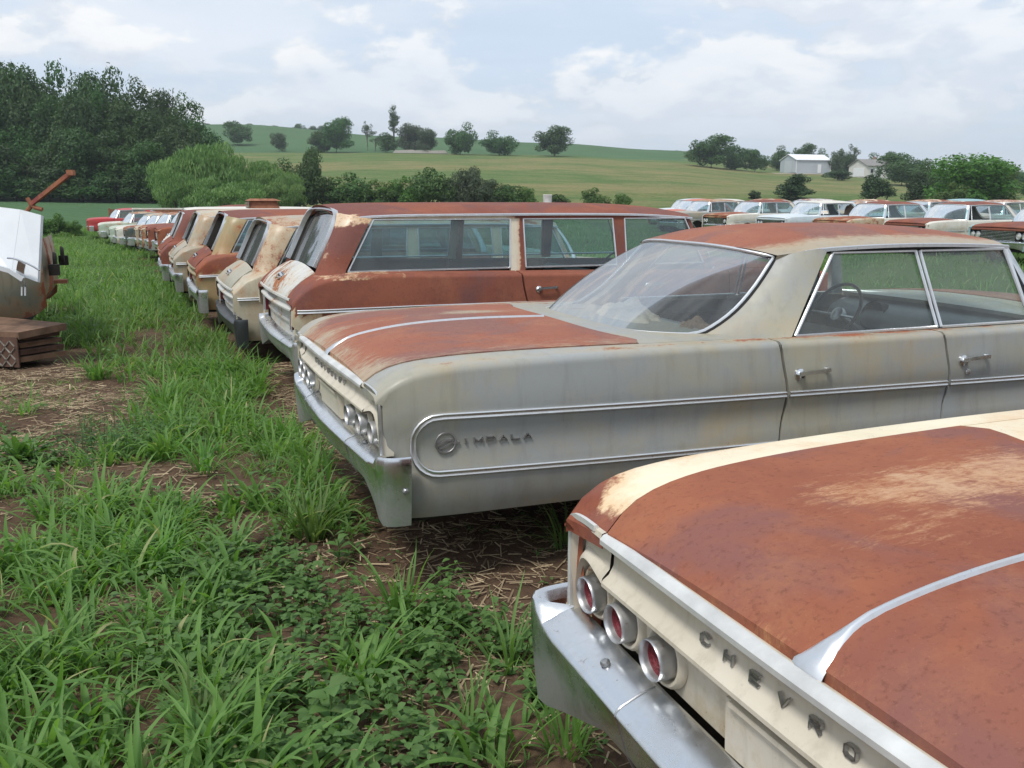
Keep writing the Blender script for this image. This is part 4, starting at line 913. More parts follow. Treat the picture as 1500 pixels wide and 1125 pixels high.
# ---------------------------------------------------------------- far row, noses toward the near row
FR = 'cars parked in the far row facing the near row'
def farcar(label, x, y, yaw, mats, attr, kind='sedan', name='hardtop_sedan', **k):
    return make_car(name, label, 'car', (x+5.33*math.cos(R(yaw)), y+5.33*math.sin(R(yaw))), yaw+180, dict(kind=kind, detail=1, mats=mats, attr=attr, spear=False, **k), FR, z=ground(x, y)+k.get('dz', 0))
farcar('rust-brown sedan with bright wide grille and turquoise fender at the right edge', 11.9, 23.2, 20, dict(side=P['aqua'], hood=P['wred'], roof=P['wred'], fender=P['aqua']), dict(all=.15, hood=.85, roof=.8, side=.12, fender=.1))
farcar('cream sedan with rusted roof and a missing front door window, second from the right', 11.1, 26.8, 19, dict(side=P['white'], hood=P['wred'], roof=P['wred'], fender=P['white'], pillar=P['white']), dict(all=.12, hood=.8, roof=.85, side=.18, fender=.25, pillar=.1), broken=(1,))
farcar('white sedan with rusty hood and roof and complete turquoise windows', 10.0, 29.9, 20, dict(side=P['white'], hood=P['brown'], roof=P['wred'], fender=P['tan2'], pillar=P['blue']), dict(all=.15, hood=.6, roof=.7, side=.2, fender=.35, pillar=.02))
farcar('pale blue-white sedan with torn cloth hanging in its open window', 9.0, 33.1, 20, dict(side=P['blue'], hood=P['blue'], roof=P['white'], pillar=P['blue']), dict(all=.08, hood=.1, roof=.05, side=.1), broken=(0,1))
farcar('cream four-door with rusted hood and roof behind the hardtop roof', 7.7, 36.2, 21, dict(side=P['white'], hood=P['brown'], roof=P['wred'], pillar=P['white']), dict(all=.2, hood=.62, roof=.7, side=.25))
farcar('grey sedan with brown roof beyond the wagon windshield', 6.4, 39.3, 21, dict(side=P['grey'], hood=P['grey'], roof=P['brown'], pillar=P['white']), dict(all=.2, hood=.3, roof=.5, side=.2, pillar=.05))
farcar('orange sedan with white stripe showing above the wagon roof', 6.6, 43.2, 22, dict(side=P['orange'], hood=P['orange'], roof=P['orange'], pillar=P['orange']), dict(all=.05), broken=(0,1))
farcar('white car mostly hidden behind the orange sedan', 8.0, 44.6, 22, dict(side=P['white'], hood=P['white'], roof=P['white']), dict(all=.08))
farcar('pale blue roofed car in the far row behind the orange sedan', 7.2, 47.8, 22, dict(side=P['blue'], hood=P['blue'], roof=P['blue']), dict(all=.08))
# third row glimpsed on the right
farcar('white car with dark windows behind the cream sedan at the right edge', 19.5, 34.5, 20, dict(side=P['white'], hood=P['white'], roof=P['white']), dict(all=.06))
farcar('turquoise sedan behind the white sedan with rusty hood', 17.5, 40.5, 20, dict(side=P['aqua'], hood=P['aqua'], roof=P['aqua']), dict(all=.06))
for i, (lab, pm, rm_) in enumerate((('tan-roofed car in the packed row behind the cream sedan','tan','brown'),('white-roofed car in the packed row behind','white','white'),('rust-roofed green car in the packed row behind','green','wred'),('red-brown car in the packed row behind the pale blue one','wred','wred'),('blue-roofed car in the packed row behind','blue','blue'),('cream car at the left end of the packed row behind','tan2','tan'))):
    farcar(lab, 17.2-1.35*i, 31.0+3.0*i, 20, dict(side=P[pm], hood=P[pm], roof=P[rm_]), dict(all=.25, roof=.5))
# turquoise-windowed car between the rows, seen through the wagon's glass
# ---------------------------------------------------------------- small things on the cars
# bucket with scrap on the roof of the tan wagon
bx, by = -1.2+.62, 12.55
bk = empty('plastic_bucket', (0,0,0), 0, 'white plastic bucket with dark scrap beside it on a wagon roof', 'bucket')
def roofpt(u, v, d):
    # a point d metres down the view axis at photo pixel (u, v)
    X = (u-750)*math.cos(ROLL)+(v-562.5)*math.sin(ROLL); Yp = -(u-750)*math.sin(ROLL)+(v-562.5)*math.cos(ROLL)
    dy = math.cos(PITCH)+math.sin(PITCH)*(-Yp/FPX); dz = -math.sin(PITCH)+math.cos(PITCH)*(-Yp/FPX)
    return Vector((X/FPX*d/dy, d, CAMH+dz*d/dy))
bp = roofpt(802, 296, 13.0); bk.location = bp-Vector((0,0,.05))
MB().lathe((0,0,0), (0,0,1), [(.0,0),(.055,0),(.062,.14),(.066,.145),(.060,.15),(.056,.14),(.0,.135)], 16).build('bucket_body', simple('white_plastic', (.75,.75,.73), .45), bk)
MB().tube([(.05,0,.12),(.12,.0,.155),(.16,0,.10),(.22,.02,.06)], .007, 6).build('handle', M['under'], bk)
MB().box(.10,.27,-.05,.05,.0,.06).build('scrap', M['under'], bk, smooth=False)
# luggage box on a wagon roof
lb = empty('roof_luggage_box', roofpt(372, 305, 18.0), R(22), 'rusty brown luggage box with pale end frames on a wagon roof', 'roof box')
wood = simple('rusty_box_panel', (.26,.11,.06), .85, 0, 9, .4, .3)
MB().hexa([(-.10,-.26,0),(.45,-.26,0),(.45,.26,0),(-.10,.26,0),(-.05,-.22,.14),(.40,-.22,.14),(.40,.22,.14),(-.05,.22,.14)]).build('box_body', wood, lb, smooth=False)
MB().hexa([(-.14,-.28,.14),(.48,-.28,.14),(.48,.28,.14),(-.14,.28,.14),(-.05,-.15,.18),(.38,-.15,.18),(.38,.15,.18),(-.05,.15,.18)]).build('lid', wood, lb, smooth=False)
for yy in (-.2,.0,.2): MB().box(-.125,-.11,yy-.012,yy+.012,.0,.14).build('slat', P['tan2'], lb, smooth=False)
for zz_ in (.03,.09): MB().box(-.13,-.112,-.25,.25,zz_,zz_+.012).build('slat', P['tan2'], lb, smooth=False)
# roof rails on the tall cream wagon
rr = empty('roof_rack', roofpt(212, 309, 25), R(22), 'pale tubular roof rack on the tall cream wagon', 'roof rack')
for sy in (-.5,.5): MB().tube([(-.3,sy,-.1),(-.3,sy,.05),(1.5,sy,.05),(1.5,sy,-.1)], .018, 6, (0,1,0)).build('rail', P['white'], rr)
MB().tube([(-.3,-.5,.05),(-.3,.5,.05)], .018, 6).build('cross_bar', P['white'], rr)
# torn cloth and paper on the parcel shelf of the grey hardtop
def rag(nm, label, loc, yaw, sx, sy_, h, seed, m):
    n = 22; rws = []
    for i in range(n):
        row = []
        for j in range(n):
            u = i/(n-1)*2-1; v = j/(n-1)*2-1; r = math.hypot(u, v)
            hh = max(0, 1-r**3)*h*(.35+1.3*float(fbm(np.array(u*1.3+seed), np.array(v*1.3), 2.3, seed)))
            w_ = 1+.35*(float(vnoise(np.array(u*2+seed), np.array(v*2), 2, seed+3))-.5)
            row.append((u*sx*w_, v*sy_*w_, hh))
        rws.append(row)
    o = MB().grid(rws).build(nm, m, None, sharp=70); o.location = loc; o.rotation_euler = (0,0,yaw); tag(o, label, 'cloth'); return o
def c1(lx, ly, lz): a = R(22.82); return (-.942+lx*math.cos(a)-ly*math.sin(a), 4.386+lx*math.sin(a)+ly*math.cos(a), lz)
rag('torn_headliner', 'heap of torn cream headliner cloth behind the rear glass of the grey hardtop', c1(1.72,.05,.938), R(100), .46, .20, .11, 3, M['rag'])
rag('torn_headliner', 'brown crumpled cloth on the shelf nearest the rear pillar of the grey hardtop', c1(1.86,-.45,.938), R(80), .20, .13, .08, 8, simple('brown_cloth', (.24,.15,.09), .95, 0, 8, .4, .4))
rag('hanging_cloth', 'pinkish torn cloth bulging from the open window of the pale blue-white sedan', (12.4,34.1,1.0), R(20), .5, .3, .42, 5, simple('pink_cloth', (.42,.30,.24), .95, 0, 5, .3))

# ---------------------------------------------------------------- left edge: old van end, white gate panel, boom, tread step
vg = rustyp('grey_green_van_paint', (.20,.22,.175), (.25,.22,.16), seed=31, dirt=.5)
VX, VY = -5.50, 11.15
van = empty('scrap_van', (VX, VY, ground(VX, VY)), R(22), 'grey-green scrap van front with rust, cut by the left edge', 'van')
# x axis of the van points to the aisle (nose); body extends to -x
rws = []
for x, s, zb in ((-3.2,1,.30),(-1.2,1,.30),(-.62,1,.32),(-.35,.99,.36),(-.12,.97,.44),(-.03,.93,.52)):
    ring = []
    for k in range(-12, 13):
        a = k/12; yy = .98*s*math.copysign(min(1, abs(a)*2.2), a); zt = 1.30-.10*(x > -.2)
        zv = zt-.04*abs(a) if abs(a) < .45 else zt-(zt-zb)*(abs(a)-.45)/.55
        if abs(a) >= .45: q = (abs(a)-.45)/.55; yy = math.copysign(.98*s+.02*math.sin(q*math.pi)-.10*max(0,q-.6)/.4, a)
        ring.append((x, yy, zv))
    rws.append(ring)
def a_van(c): return .30+.3*(1-sstep(.35,.6,c[:,2]))+.25*(c[:,0] > -.1)
MB().grid(rws, flip=True).build('body', vg, van, attr=a_van)
fc = []
for zv in lin(.60, 1.26, 10):
    bulge = .03+.05*math.sin((zv-.5)/.75*math.pi); fc.append([(-.05+bulge*(1-(abs(y)/.90)**4), y, zv) for y in lin(-.90,.90,17)])
fc[0] = [(p[0]-.12, p[1], .50) for p in fc[0]]
MB().grid(fc).build('front_panel', vg, van, attr=lambda c: .33+.35*np.exp(-((c[:,1]+.55)/.12)**2))
for sy in (-1,1):
    MB().lathe((.06, sy*.62, 1.0), (1,0,0), [(.0,.02),(.06,.03),(.09,.035),(.105,.02),(.108,0)], 18).build('headlight', M['under'], van)
    MB().box(.02,.13,sy*.80-.05,sy*.80+.05,.86,.98).build('marker_lamp', M['under'], van, smooth=False)
MB().box(-.02,.16,-.3,-.12,.72,.76).build('bracket', wood, van, smooth=False)
MB().lathe((-.8,-.80,.33), (0,-1,0), [(.0,.08),(.18,.08),(.20,.11),(.30,.12),(.335,.08),(.34,-.1),(.25,-.12)], 24).build('wheel', M['tire'], van)
MB().box(-3.0,-.25,-.9,.9,.30,.40).build('underbody', M['under'], van, smooth=False)
# white gate panel leaning on the van, with a chrome handle
wp = empty('white_tailgate', (0,0,0), 0, 'white tailgate with curved chrome handle lying tilted over the scrap van', 'tailgate')
wm = simple('white_enamel', (.60,.63,.66), .32, 0, 3, .06, .05)
q = {k: roofpt(*v) for k, v in dict(a=(-60,296,9.5), b=(30,307,9.45), c=(60,315,9.42), d=(55,413,9.15), e=(17,399,9.15), f=(-60,378,9.2)).items()}
back = Vector((-.0,.05,-.012))
def slab(nm, pts, par, m, dv=back):
    b = MB(); n = len(pts); P_ = [Vector(p) for p in pts]; b.poly(P_); b.poly([p+dv for p in P_][::-1])
    for i in range(n): b.poly([P_[i], P_[i]+dv, P_[(i+1) % n]+dv, P_[(i+1) % n]])
    return b.build(nm, m, par, smooth=False)
slab('outer_skin', [q['a'], q['b'], q['e'], q['f']], wp, wm)
slab('edge_panel', [q['b']+Vector((.004,-.004,0)), q['c'], q['d'], q['e']+Vector((.004,-.004,0))], wp, wm)
MB().sweep([q['f']+Vector((0,-.03,.02)), q['e']+Vector((0,-.03,.02)), q['e'].lerp(q['d'],.5)+Vector((0,-.03,-.02))], [(-.02,-.022),(.02,-.022),(.02,.022),(-.02,.022)]).build('lower_lip', wm, wp)
hp = [roofpt(u, v, 9.05) for u, v in ((11,378),(20,379),(30,382),(40,386),(50,391),(58,396))]
MB().sweep(hp, [(-.012,-.006),(.012,-.006),(.012,.004),(0,.010),(-.012,.004)]).build('handle', M['chrome'], wp)
MB().sweep([roofpt(33,384,9.07), roofpt(31,392,9.1), roofpt(30,401,9.13)], [(-.035,-.01),(.035,-.01),(.04,.01),(-.04,.01)], (0,-1,0)).build('handle_stem', M['chrome'], wp)
for du in (0, 5): MB().tube([roofpt(30+du,411,9.15), roofpt(32+du,420,9.15), roofpt(32+du,433,9.15)], .008, 6).build('wire', wm, wp)
# red boom bar with rusty post
bm_ = empty('tow_boom', roofpt(45,304,9.9), 0, 'red steel boom bar rising from a rusty post above the white tailgate', 'boom')
o0 = Vector(bm_.location)
rm = rustyp('red_boom_paint', (.26,.030,.028), (.20,.035,.030), seed=41)
tip, ft = roofpt(103,254,9.75)-o0, roofpt(46,299,9.9)-o0
MB().sweep([ft, tip], [(-.020,-.020),(.020,-.020),(.020,.020),(-.020,.020)]).build('bar', rm, bm_, attr=.3, smooth=False)
MB().tube([roofpt(40,290,9.9)-o0, roofpt(45,299,9.9)-o0, roofpt(51,304,9.9)-o0, roofpt(62,307,9.9)-o0], .022, 8).build('hook', wood, bm_)
MB().tube([roofpt(47,300,9.92)-o0, roofpt(40,309,9.92)-o0, roofpt(36,330,9.95)-o0], .024, 8).build('post', wood, bm_)
MB().box(tip.x-.03,tip.x+.04,tip.y-.03,tip.y+.03,tip.z-.02,tip.z+.035).build('end_cap', wood, bm_, smooth=False)
# rusty tread-plate step
gxs, gys = -4.92, 9.62
st = empty('tread_step', (gxs, gys, ground(gxs, gys)), R(-12), 'muddy rust-brown steel step with chevron tread plate face at the left edge', 'step')
sm = simple('rust_mud_steel', (.16,.095,.060), .85, 0, 7, .45, .5, 20); sm2 = simple('rust_mud_dark', (.10,.055,.038), .9, 0, 9, .4, .5, 20)
sl = simple('worn_tread', (.34,.32,.28), .5, .4, 12, .35)
MB().hexa([(-1.2,-.50,.24),(.12,-.48,.22),(.26,.05,.24),(-1.2,.30,.26),(-1.2,-.50,.285),(.12,-.48,.27),(.26,.05,.29),(-1.2,.30,.31)]).build('top_plate', sm, st, smooth=False)
for k in range(4): MB().hexa([(-1.15,-.46+.02*k,.05+.05*k),(.10-.01*k,-.46+.015*k,.05+.05*k),(.24-.02*k,.03,.05+.05*k),(-1.15,.25,.05+.05*k),(-1.15,-.46,.085+.05*k),(.11,-.46,.085+.05*k),(.25-.02*k,.03,.085+.05*k),(-1.15,.25,.085+.05*k)]).build('layer_plate', sm2 if k % 2 else sm, st, smooth=False)
MB().box(-1.19,.11,-.50,-.485,.02,.235).build('face_plate', sm2, st, smooth=False)
for r_ in range(4):
    for k in range(22):
        x = -1.1+k*.055; d = 1 if (k+r_) % 2 else -1
        b = MB(); z0 = .045+r_*.048
        b.hexa([(x-.025,-.50,z0-.018*d-.005),(x+.025,-.50,z0+.018*d-.005),(x+.025,-.50,z0+.018*d+.005),(x-.025,-.50,z0-.018*d+.005),(x-.022,-.512,z0-.018*d-.003),(x+.022,-.512,z0+.018*d-.003),(x+.022,-.512,z0+.018*d+.003),(x-.022,-.512,z0-.018*d+.003)])
        b.build('tread_rib', sl, st, smooth=False, weld=False)
st.scale = (1,1,1.4)
# wagon behind, glimpsed between the van and the bushes
lv = make_car('station_wagon', 'rust-red wagon with chrome bumper behind the scrap van at the left', 'car', (-6.66,13.5), 202, dict(kind='wagon', detail=1, mats=dict(side=P['wred'], roof=P['white'], lid=P['wred'], pillar=P['wred'], gate=P['wgate']), attr=dict(all=.6, roof=.1)), 'vehicles at the left edge', z=ground(-6.35,13.6))
# brown wooden trailer side beyond the row
tr = empty('wooden_trailer', (-24.0,56.0,ground(-24,56)-.2), R(18), 'brown slatted trailer box standing beyond the end of the row', 'trailer')
for k in range(4): MB().box(0,4.6,-.03,.03,.55+.24*k,.76+.24*k).build('board', wood, tr, smooth=False); 
for k in range(5): MB().box(.02+k*1.1,.12+k*1.1,-.07,-.031,.4,1.55).build('stake', wood, tr, smooth=False)
MB().box(0,4.6,.0,1.8,.42,.52).build('deck', wood, tr, smooth=False)
for x in (1.0,3.6): MB().lathe((x,-.15,.33),(0,-1,0),[(0,.05),(.2,.06),(.32,.05),(.33,-.05),(.25,-.08)],16).build('wheel', M['tire'], tr)
# ---------------------------------------------------------------- vegetation
def leaf_mat(name, c1, c2, c3=None, trans=.35, rough=.55):
    m, t = mat(name); at = t.n('ShaderNodeAttribute', attribute_name='rust').outputs['Fac']; c = t.n('ShaderNodeTexCoord').outputs['Object']
    col = t.mix(t.mapr(at, 0, 1, 0, 1), c1, c2)
    if c3: col = t.mix(t.mapr(at, .86, .97, 0, 1), col, c3)
    rnd = t.n('ShaderNodeObjectInfo').outputs['Random']
    hs = t.n('ShaderNodeHueSaturation', inp={'Hue': t.mapr(rnd, 0, 1, .485, .515), 'Saturation': t.mapr(rnd, 0, 1, .9, 1.05), 'Value': t.mapr(rnd, 0, 1, .82, 1.18), 'Color': col}).outputs[0]
    d = t.n('ShaderNodeBsdfPrincipled', inp={'Base Color': hs, 'Roughness': rough, 'Specular IOR Level': .3})
    tr = t.n('ShaderNodeBsdfTranslucent', inp={'Color': t.mix(1.0, hs, (1.5,1.6,.75), 'MULTIPLY')})
    e = t.n('ShaderNodeMixShader', inp={0: trans, 1: d.outputs[0], 2: tr.outputs[0]})
    return finish(m, t, e.outputs[0])
G_NEAR = leaf_mat('grass_blade', (.070,.160,.034), (.185,.315,.085), (.40,.35,.19), .42)
G_WEED = leaf_mat('weed_leaf', (.055,.135,.032), (.120,.230,.060), None, .32)
def blades(x, y, z, L, W, az, tilt, bend, seg, val, nfold=True):
    """curved tapering blades; all arguments are arrays"""
    n = len(x); t = np.linspace(0, 1, seg+1)[None,:]
    ang = tilt[:,None]+bend[:,None]*t**1.5                      # angle from vertical along the blade
    ds = L[:,None]/seg
    dh = np.sin(ang)*ds; dv = np.cos(ang)*ds
    H = np.concatenate([np.zeros((n,1)), np.cumsum((dh[:,1:]+dh[:,:-1])/2, 1)], 1); V = np.concatenate([np.zeros((n,1)), np.cumsum((dv[:,1:]+dv[:,:-1])/2, 1)], 1)
    ca, sa = np.cos(az)[:,None], np.sin(az)[:,None]
    wig = (np.sin(t*5+az[:,None]*9)*.02*L[:,None])
    cx = x[:,None]+ca*H-sa*wig; cy = y[:,None]+sa*H+ca*wig; cz = z[:,None]+V
    cz = np.maximum(cz, z[:,None]+.008*t)
    w = W[:,None]*np.minimum(1, t*6+.45)*(1-t**2.4)*.5+.0004
    tw = .25*np.sin(az*7)[:,None]*t
    lx, ly, lz = -sa*np.cos(tw), ca*np.cos(tw), np.sin(tw)*np.ones_like(cx)
    if nfold:
        up_ = w*.45
        P_ = np.stack([np.stack([cx-lx*w, cy-ly*w, cz-lz*w+up_], -1), np.stack([cx, cy, cz], -1), np.stack([cx+lx*w, cy+ly*w, cz+lz*w+up_], -1)], 2)  # n,seg+1,3,3
        k = 3
    else:
        P_ = np.stack([np.stack([cx-lx*w, cy-ly*w, cz-lz*w], -1), np.stack([cx+lx*w, cy+ly*w, cz+lz*w], -1)], 2); k = 2
    co = P_.reshape(-1,3); base = (np.arange(n)*(seg+1)*k)[:,None,None]
    i = np.arange(seg)[None,:,None]; j = np.arange(k-1)[None,None,:]
    a = base+i*k+j; F = np.stack([a, a+1, a+k+1, a+k], -1).reshape(-1,4)
    at = np.repeat(val, (seg+1)*k)*.85+np.tile(np.repeat(np.linspace(0,.15,seg+1), k), n)
    return co, F, at
def merge(parts):
    co = []; F = []; A = []; o = 0
    for c, f, a in parts: co.append(c); F.append(f+o); A.append(a); o += len(c)
    return np.concatenate(co), np.concatenate(F), np.concatenate(A)
def tufts(cx, cy, nb, rad, Lm, Wm, seg, spread=1.0, fold=True, vb=.5):
    """blades of many tufts: cx, cy, Lm arrays per tuft"""
    N = len(cx); k = np.repeat(np.arange(N), nb); n = len(k)
    r = rad*np.sqrt(RNG.random(n)); a = RNG.random(n)*2*np.pi
    x = cx[k]+r*np.cos(a); y = cy[k]+r*np.sin(a); z = gz_np(x, y)-.012
    az = a+RNG.normal(0, .7, n); L = Lm[k]*RNG.uniform(.45, 1.15, n); W = Wm*RNG.uniform(.6, 1.25, n)*(.7+.5*Lm[k]/.3)
    tilt = np.abs(RNG.normal(.12, .20, n))*spread+r/rad*.28*spread; bend = RNG.uniform(.35, 2.1, n)*spread
    val = np.clip(vb+RNG.normal(0,.20,n)+(RNG.random(N)-.5)[k]*.35, 0, 1); val = np.where(RNG.random(n) < .045, .98, np.minimum(val, .84))
    return blades(x, y, z, L, W, az, tilt, bend, seg, val, fold)
def carmask(x, y):
    lx, ly = rowframe(x, y); m = np.zeros(len(x), bool)
    for l0 in (-3.30,0,3.58,6.10,8.75,11.7,14.2,17.4,20.9,26.7,36.3,24.40,28.84,33.31,39.51,45.15,50.29): m |= (lx > .22) & (lx < 5.6) & (np.abs(ly-l0) < 1.0)
    return m
def sample(x0, x1, y0, y1, n, dens):
    x = RNG.uniform(x0, x1, n); y = RNG.uniform(y0, y1, n); d = dens(x, y); k = RNG.random(n) < d; return x[k], y[k]
def inview(x, y, m=.6): u = 750+1360.3*x/np.maximum(y, .5); return (u > -60-m*1360/np.maximum(y,1)) & (u < 1560+m*900/np.maximum(y,1))
def dens_near(x, y):
    lx, ly = rowframe(x, y); b = bare(x, y)
    pat = np.clip((fbm(x, y, 1.5, 21)-.36)*4.2, .06, 1)
    # thick swath along the lane and the lower left, thin near the sheet of mulch
    d = pat*(1-b)**2.2
    d = d*np.where(x > -.55+(3.4-y)*.25, .24, 1.0)
    return d*inview(x, y)*(~carmask(x, y))
# broad-bladed grass, lower left and lane
parts = []
cx, cy = sample(-3.6, 1.2, 2.1, 5.2, 1250, dens_near)
parts.append(tufts(cx, cy, 11, .065, np.clip(RNG.normal(.25,.06,len(cx)), .12, .38), .019, 7, 1.15))
cx, cy = sample(-6.5, .6, 5.2, 9.0, 1700, dens_near)
parts.append(tufts(cx, cy, 15, .08, np.clip(RNG.normal(.26,.07,len(cx)), .12, .42), .015, 5, vb=.5))
# finer low grass between
cx, cy = sample(-5, 1.3, 2.1, 8.5, 3600, lambda x, y: np.clip(dens_near(x, y)*.7+.10*inview(x,y)*(~carmask(x,y)), 0, 1))
parts.append(tufts(cx, cy, 9, .06, np.clip(RNG.normal(.16,.06,len(cx)), .06, .34), .0055, 5, 1.2, vb=.62))
c, f, a = merge(parts)
o = np_mesh('grass', c, f, G_NEAR, a); tag(o, 'broad-bladed green grass covering the lane in the foreground', 'grass', kind='stuff')
# middle and far lane
def dens_mid(x, y):
    lx, ly = rowframe(x, y); b = bare(x, y); pat = np.clip((fbm(x, y, .7, 33)-.25)*2.6, .3, 1)
    return pat*(1-b)**1.5*inview(x, y)*(~carmask(x, y))*((lx < 6.2) | (lx > 5.5))
parts = []
cx, cy = sample(-12, 2, 9.0, 17, 5600, dens_mid); parts.append(tufts(cx, cy, 13, .12, np.clip(RNG.normal(.27,.08,len(cx)), .12, .5), .013, 4, fold=False, vb=.45))
cx, cy = sample(-30, 4, 17, 58, 17000, dens_mid); parts.append(tufts(cx, cy, 8, .25, np.clip(RNG.normal(.26,.09,len(cx)), .1, .5), .022, 3, fold=False, vb=.5))
cx, cy = sample(2, 30, 9, 46, 7000, dens_mid); parts.append(tufts(cx, cy, 7, .2, np.clip(RNG.normal(.22,.06,len(cx)), .1, .4), .02, 3, fold=False, vb=.4))
c, f, a = merge(parts)
o = np_mesh('grass', c, f, G_NEAR, a); tag(o, 'rough green grass between the rows of cars towards the far end', 'grass', kind='stuff')
# broad-leaved weeds
def leafset(x, y, z, size, az, pitch_, val, seg=3):
    # ovate leaf, folded on the midrib: 2 x seg quads
    n = len(x); t = np.linspace(0, 1, seg+1); wd = np.array([.06,.95,.72,.03]) if seg == 3 else np.sin(np.pi*t**.8)*.9+.02
    ca, sa = np.cos(az)[:,None], np.sin(az)[:,None]; cp, sp_ = np.cos(pitch_)[:,None], np.sin(pitch_)[:,None]
    s = size[:,None]; T = t[None,:]
    H = s*T*cp; V = s*T*sp_-s*.35*T**2
    cx = x[:,None]+ca*H; cy = y[:,None]+sa*H; cz = z[:,None]+V
    w = s*.36*wd[None,:]
    P_ = np.stack([np.stack([cx+sa*w, cy-ca*w, cz+w*.28], -1), np.stack([cx, cy, cz], -1), np.stack([cx-sa*w, cy+ca*w, cz+w*.28], -1)], 2)
    co = P_.reshape(-1,3); k = 3; base = (np.arange(n)*(seg+1)*k)[:,None,None]; i = np.arange(seg)[None,:,None]; j = np.arange(2)[None,None,:]
    a = base+i*k+j; F = np.stack([a, a+1, a+k+1, a+k], -1).reshape(-1,4)
    return co, F, np.repeat(val, (seg+1)*k)
def weeds(cx, cy, h, nl, size):
    N = len(cx); k = np.repeat(np.arange(N), nl); n = len(k); lev = RNG.random(n)**.8; a = RNG.random(n)*2*np.pi
    hh = h[k]*lev; x = cx[k]+RNG.normal(0,.022,n)+np.cos(a)*.012; y = cy[k]+RNG.normal(0,.022,n)+np.sin(a)*.012; z = gz_np(x, y)+hh
    s = size*RNG.uniform(.5,1.25,n)*(1.15-.5*lev)
    P1 = leafset(x, y, z, s, a, RNG.normal(.35,.35,n), np.clip(.35+.4*lev+RNG.normal(0,.15,n), 0, .84))
    # stems
    xs, ys = cx, cy; st = blades(xs, ys, gz_np(xs, ys)-.01, h*1.0, np.full(N,.005), RNG.random(N)*6.28, RNG.random(N)*.2, RNG.random(N)*.2, 3, np.full(N,.6), False)
    return [P1, st]
def dens_weed(x, y):
    d = np.zeros_like(x)
    for cx, cy, rx, ry in ((-.85,3.05,.50,.55),(-.60,2.65,.45,.35),(-.28,3.15,.28,.35),(-1.15,3.75,.35,.45),(-.35,2.5,.3,.2),(-2.45,6.0,.35,.35),(-3.1,5.6,.3,.25),(.15,3.0,.2,.25)):
        d = np.maximum(d, 1-sstep(.7,1.2,np.sqrt(((x-cx)/rx)**2+((y-cy)/ry)**2)))
    return np.clip(d*.8+.03, 0, 1)*inview(x, y)*(~carmask(x, y))
cx, cy = sample(-4, .7, 2.2, 7.5, 5200, dens_weed)
parts = weeds(cx, cy, np.clip(RNG.normal(.12,.04,len(cx)), .04, .22), 11, .055)
# low seedlings scattered on the bare soil
cx, cy = sample(-4.5, 1, 2.2, 8, 1400, lambda x, y: bare(x, y)*.45*inview(x, y)); parts += weeds(cx, cy, np.clip(RNG.normal(.03,.01,len(cx)), .01, .06), 5, .028)
cx, cy = sample(-14, 2, 8, 30, 2600, lambda x, y: dens_mid(x, y)*.6); parts += weeds(cx, cy, np.clip(RNG.normal(.22,.08,len(cx)), .08, .4), 9, .085)
c, f, a = merge(parts)
o = np_mesh('weeds', c, f, G_WEED, a); tag(o, 'low broad-leaved weeds among the grass', 'weeds', kind='stuff')
# small feathery weeds on the bare soil, left
cx, cy = sample(-3.5, -2.0, 5.2, 6.8, 260, lambda x, y: np.exp(-((x+2.65)/.35)**2-((y-6.0)/.4)**2)); parts = []
n = len(cx); parts += weeds(cx, cy, np.clip(RNG.normal(.22,.05,n), .1, .32), 26, .022)
c, f, a = merge(parts); o = np_mesh('feathery_weeds', c, f, leaf_mat('feathery_leaf', (.030,.095,.030), (.060,.150,.045)), a); tag(o, 'feathery dark green weeds on the bare soil at the left', 'weeds', kind='stuff')
# straw and stalk litter
def litter(x, y, L, W, az, inc, lift):
    n = len(x); z = gz_np(x, y)+lift; ca, sa = np.cos(az), np.sin(az); h = L/2
    dx, dy, dz = ca*h*np.cos(inc), sa*h*np.cos(inc), h*np.sin(inc); wx, wy = -sa*W/2, ca*W/2
    top_ = np.zeros(n)+W*.5
    P_ = np.stack([np.stack([x-dx-wx, y-dy-wy, z-dz], -1), np.stack([x-dx, y-dy, z-dz+top_], -1), np.stack([x-dx+wx, y-dy+wy, z-dz], -1),
                   np.stack([x+dx-wx, y+dy-wy, z+dz], -1), np.stack([x+dx, y+dy, z+dz+top_], -1), np.stack([x+dx+wx, y+dy+wy, z+dz], -1)], 1)
    b = (np.arange(n)*6)[:,None]; F = np.concatenate([b+np.array([[0,3,4,1]]), b+np.array([[1,4,5,2]])], 0)
    return P_.reshape(-1,3), F
x, y = sample(-5.5, 1.2, 2.2, 9.5, 42000, lambda x, y: np.clip(bare(x, y)*.75+.12, 0, 1)*inview(x, y)*np.clip((fbm(x, y, 2.5, 55)-.28)*4, .12, 1))
n = len(x); L = np.abs(RNG.normal(.045,.055,n))+.012
co, F = litter(x, y, L, RNG.uniform(.002,.006,n)*(1+L*4), RNG.random(n)*3.14, RNG.normal(0,.14,n), RNG.uniform(.0,.016,n))
straw = leaf_mat('straw', (.11,.07,.042), (.50,.39,.26), None, .05, .8)
o = np_mesh('straw_litter', co, F, straw, np.repeat(np.clip(RNG.beta(1.3,2.0,n),0,1), 6)); tag(o, 'dry straw and stalk bits strewn on the brown soil', 'straw', kind='stuff')
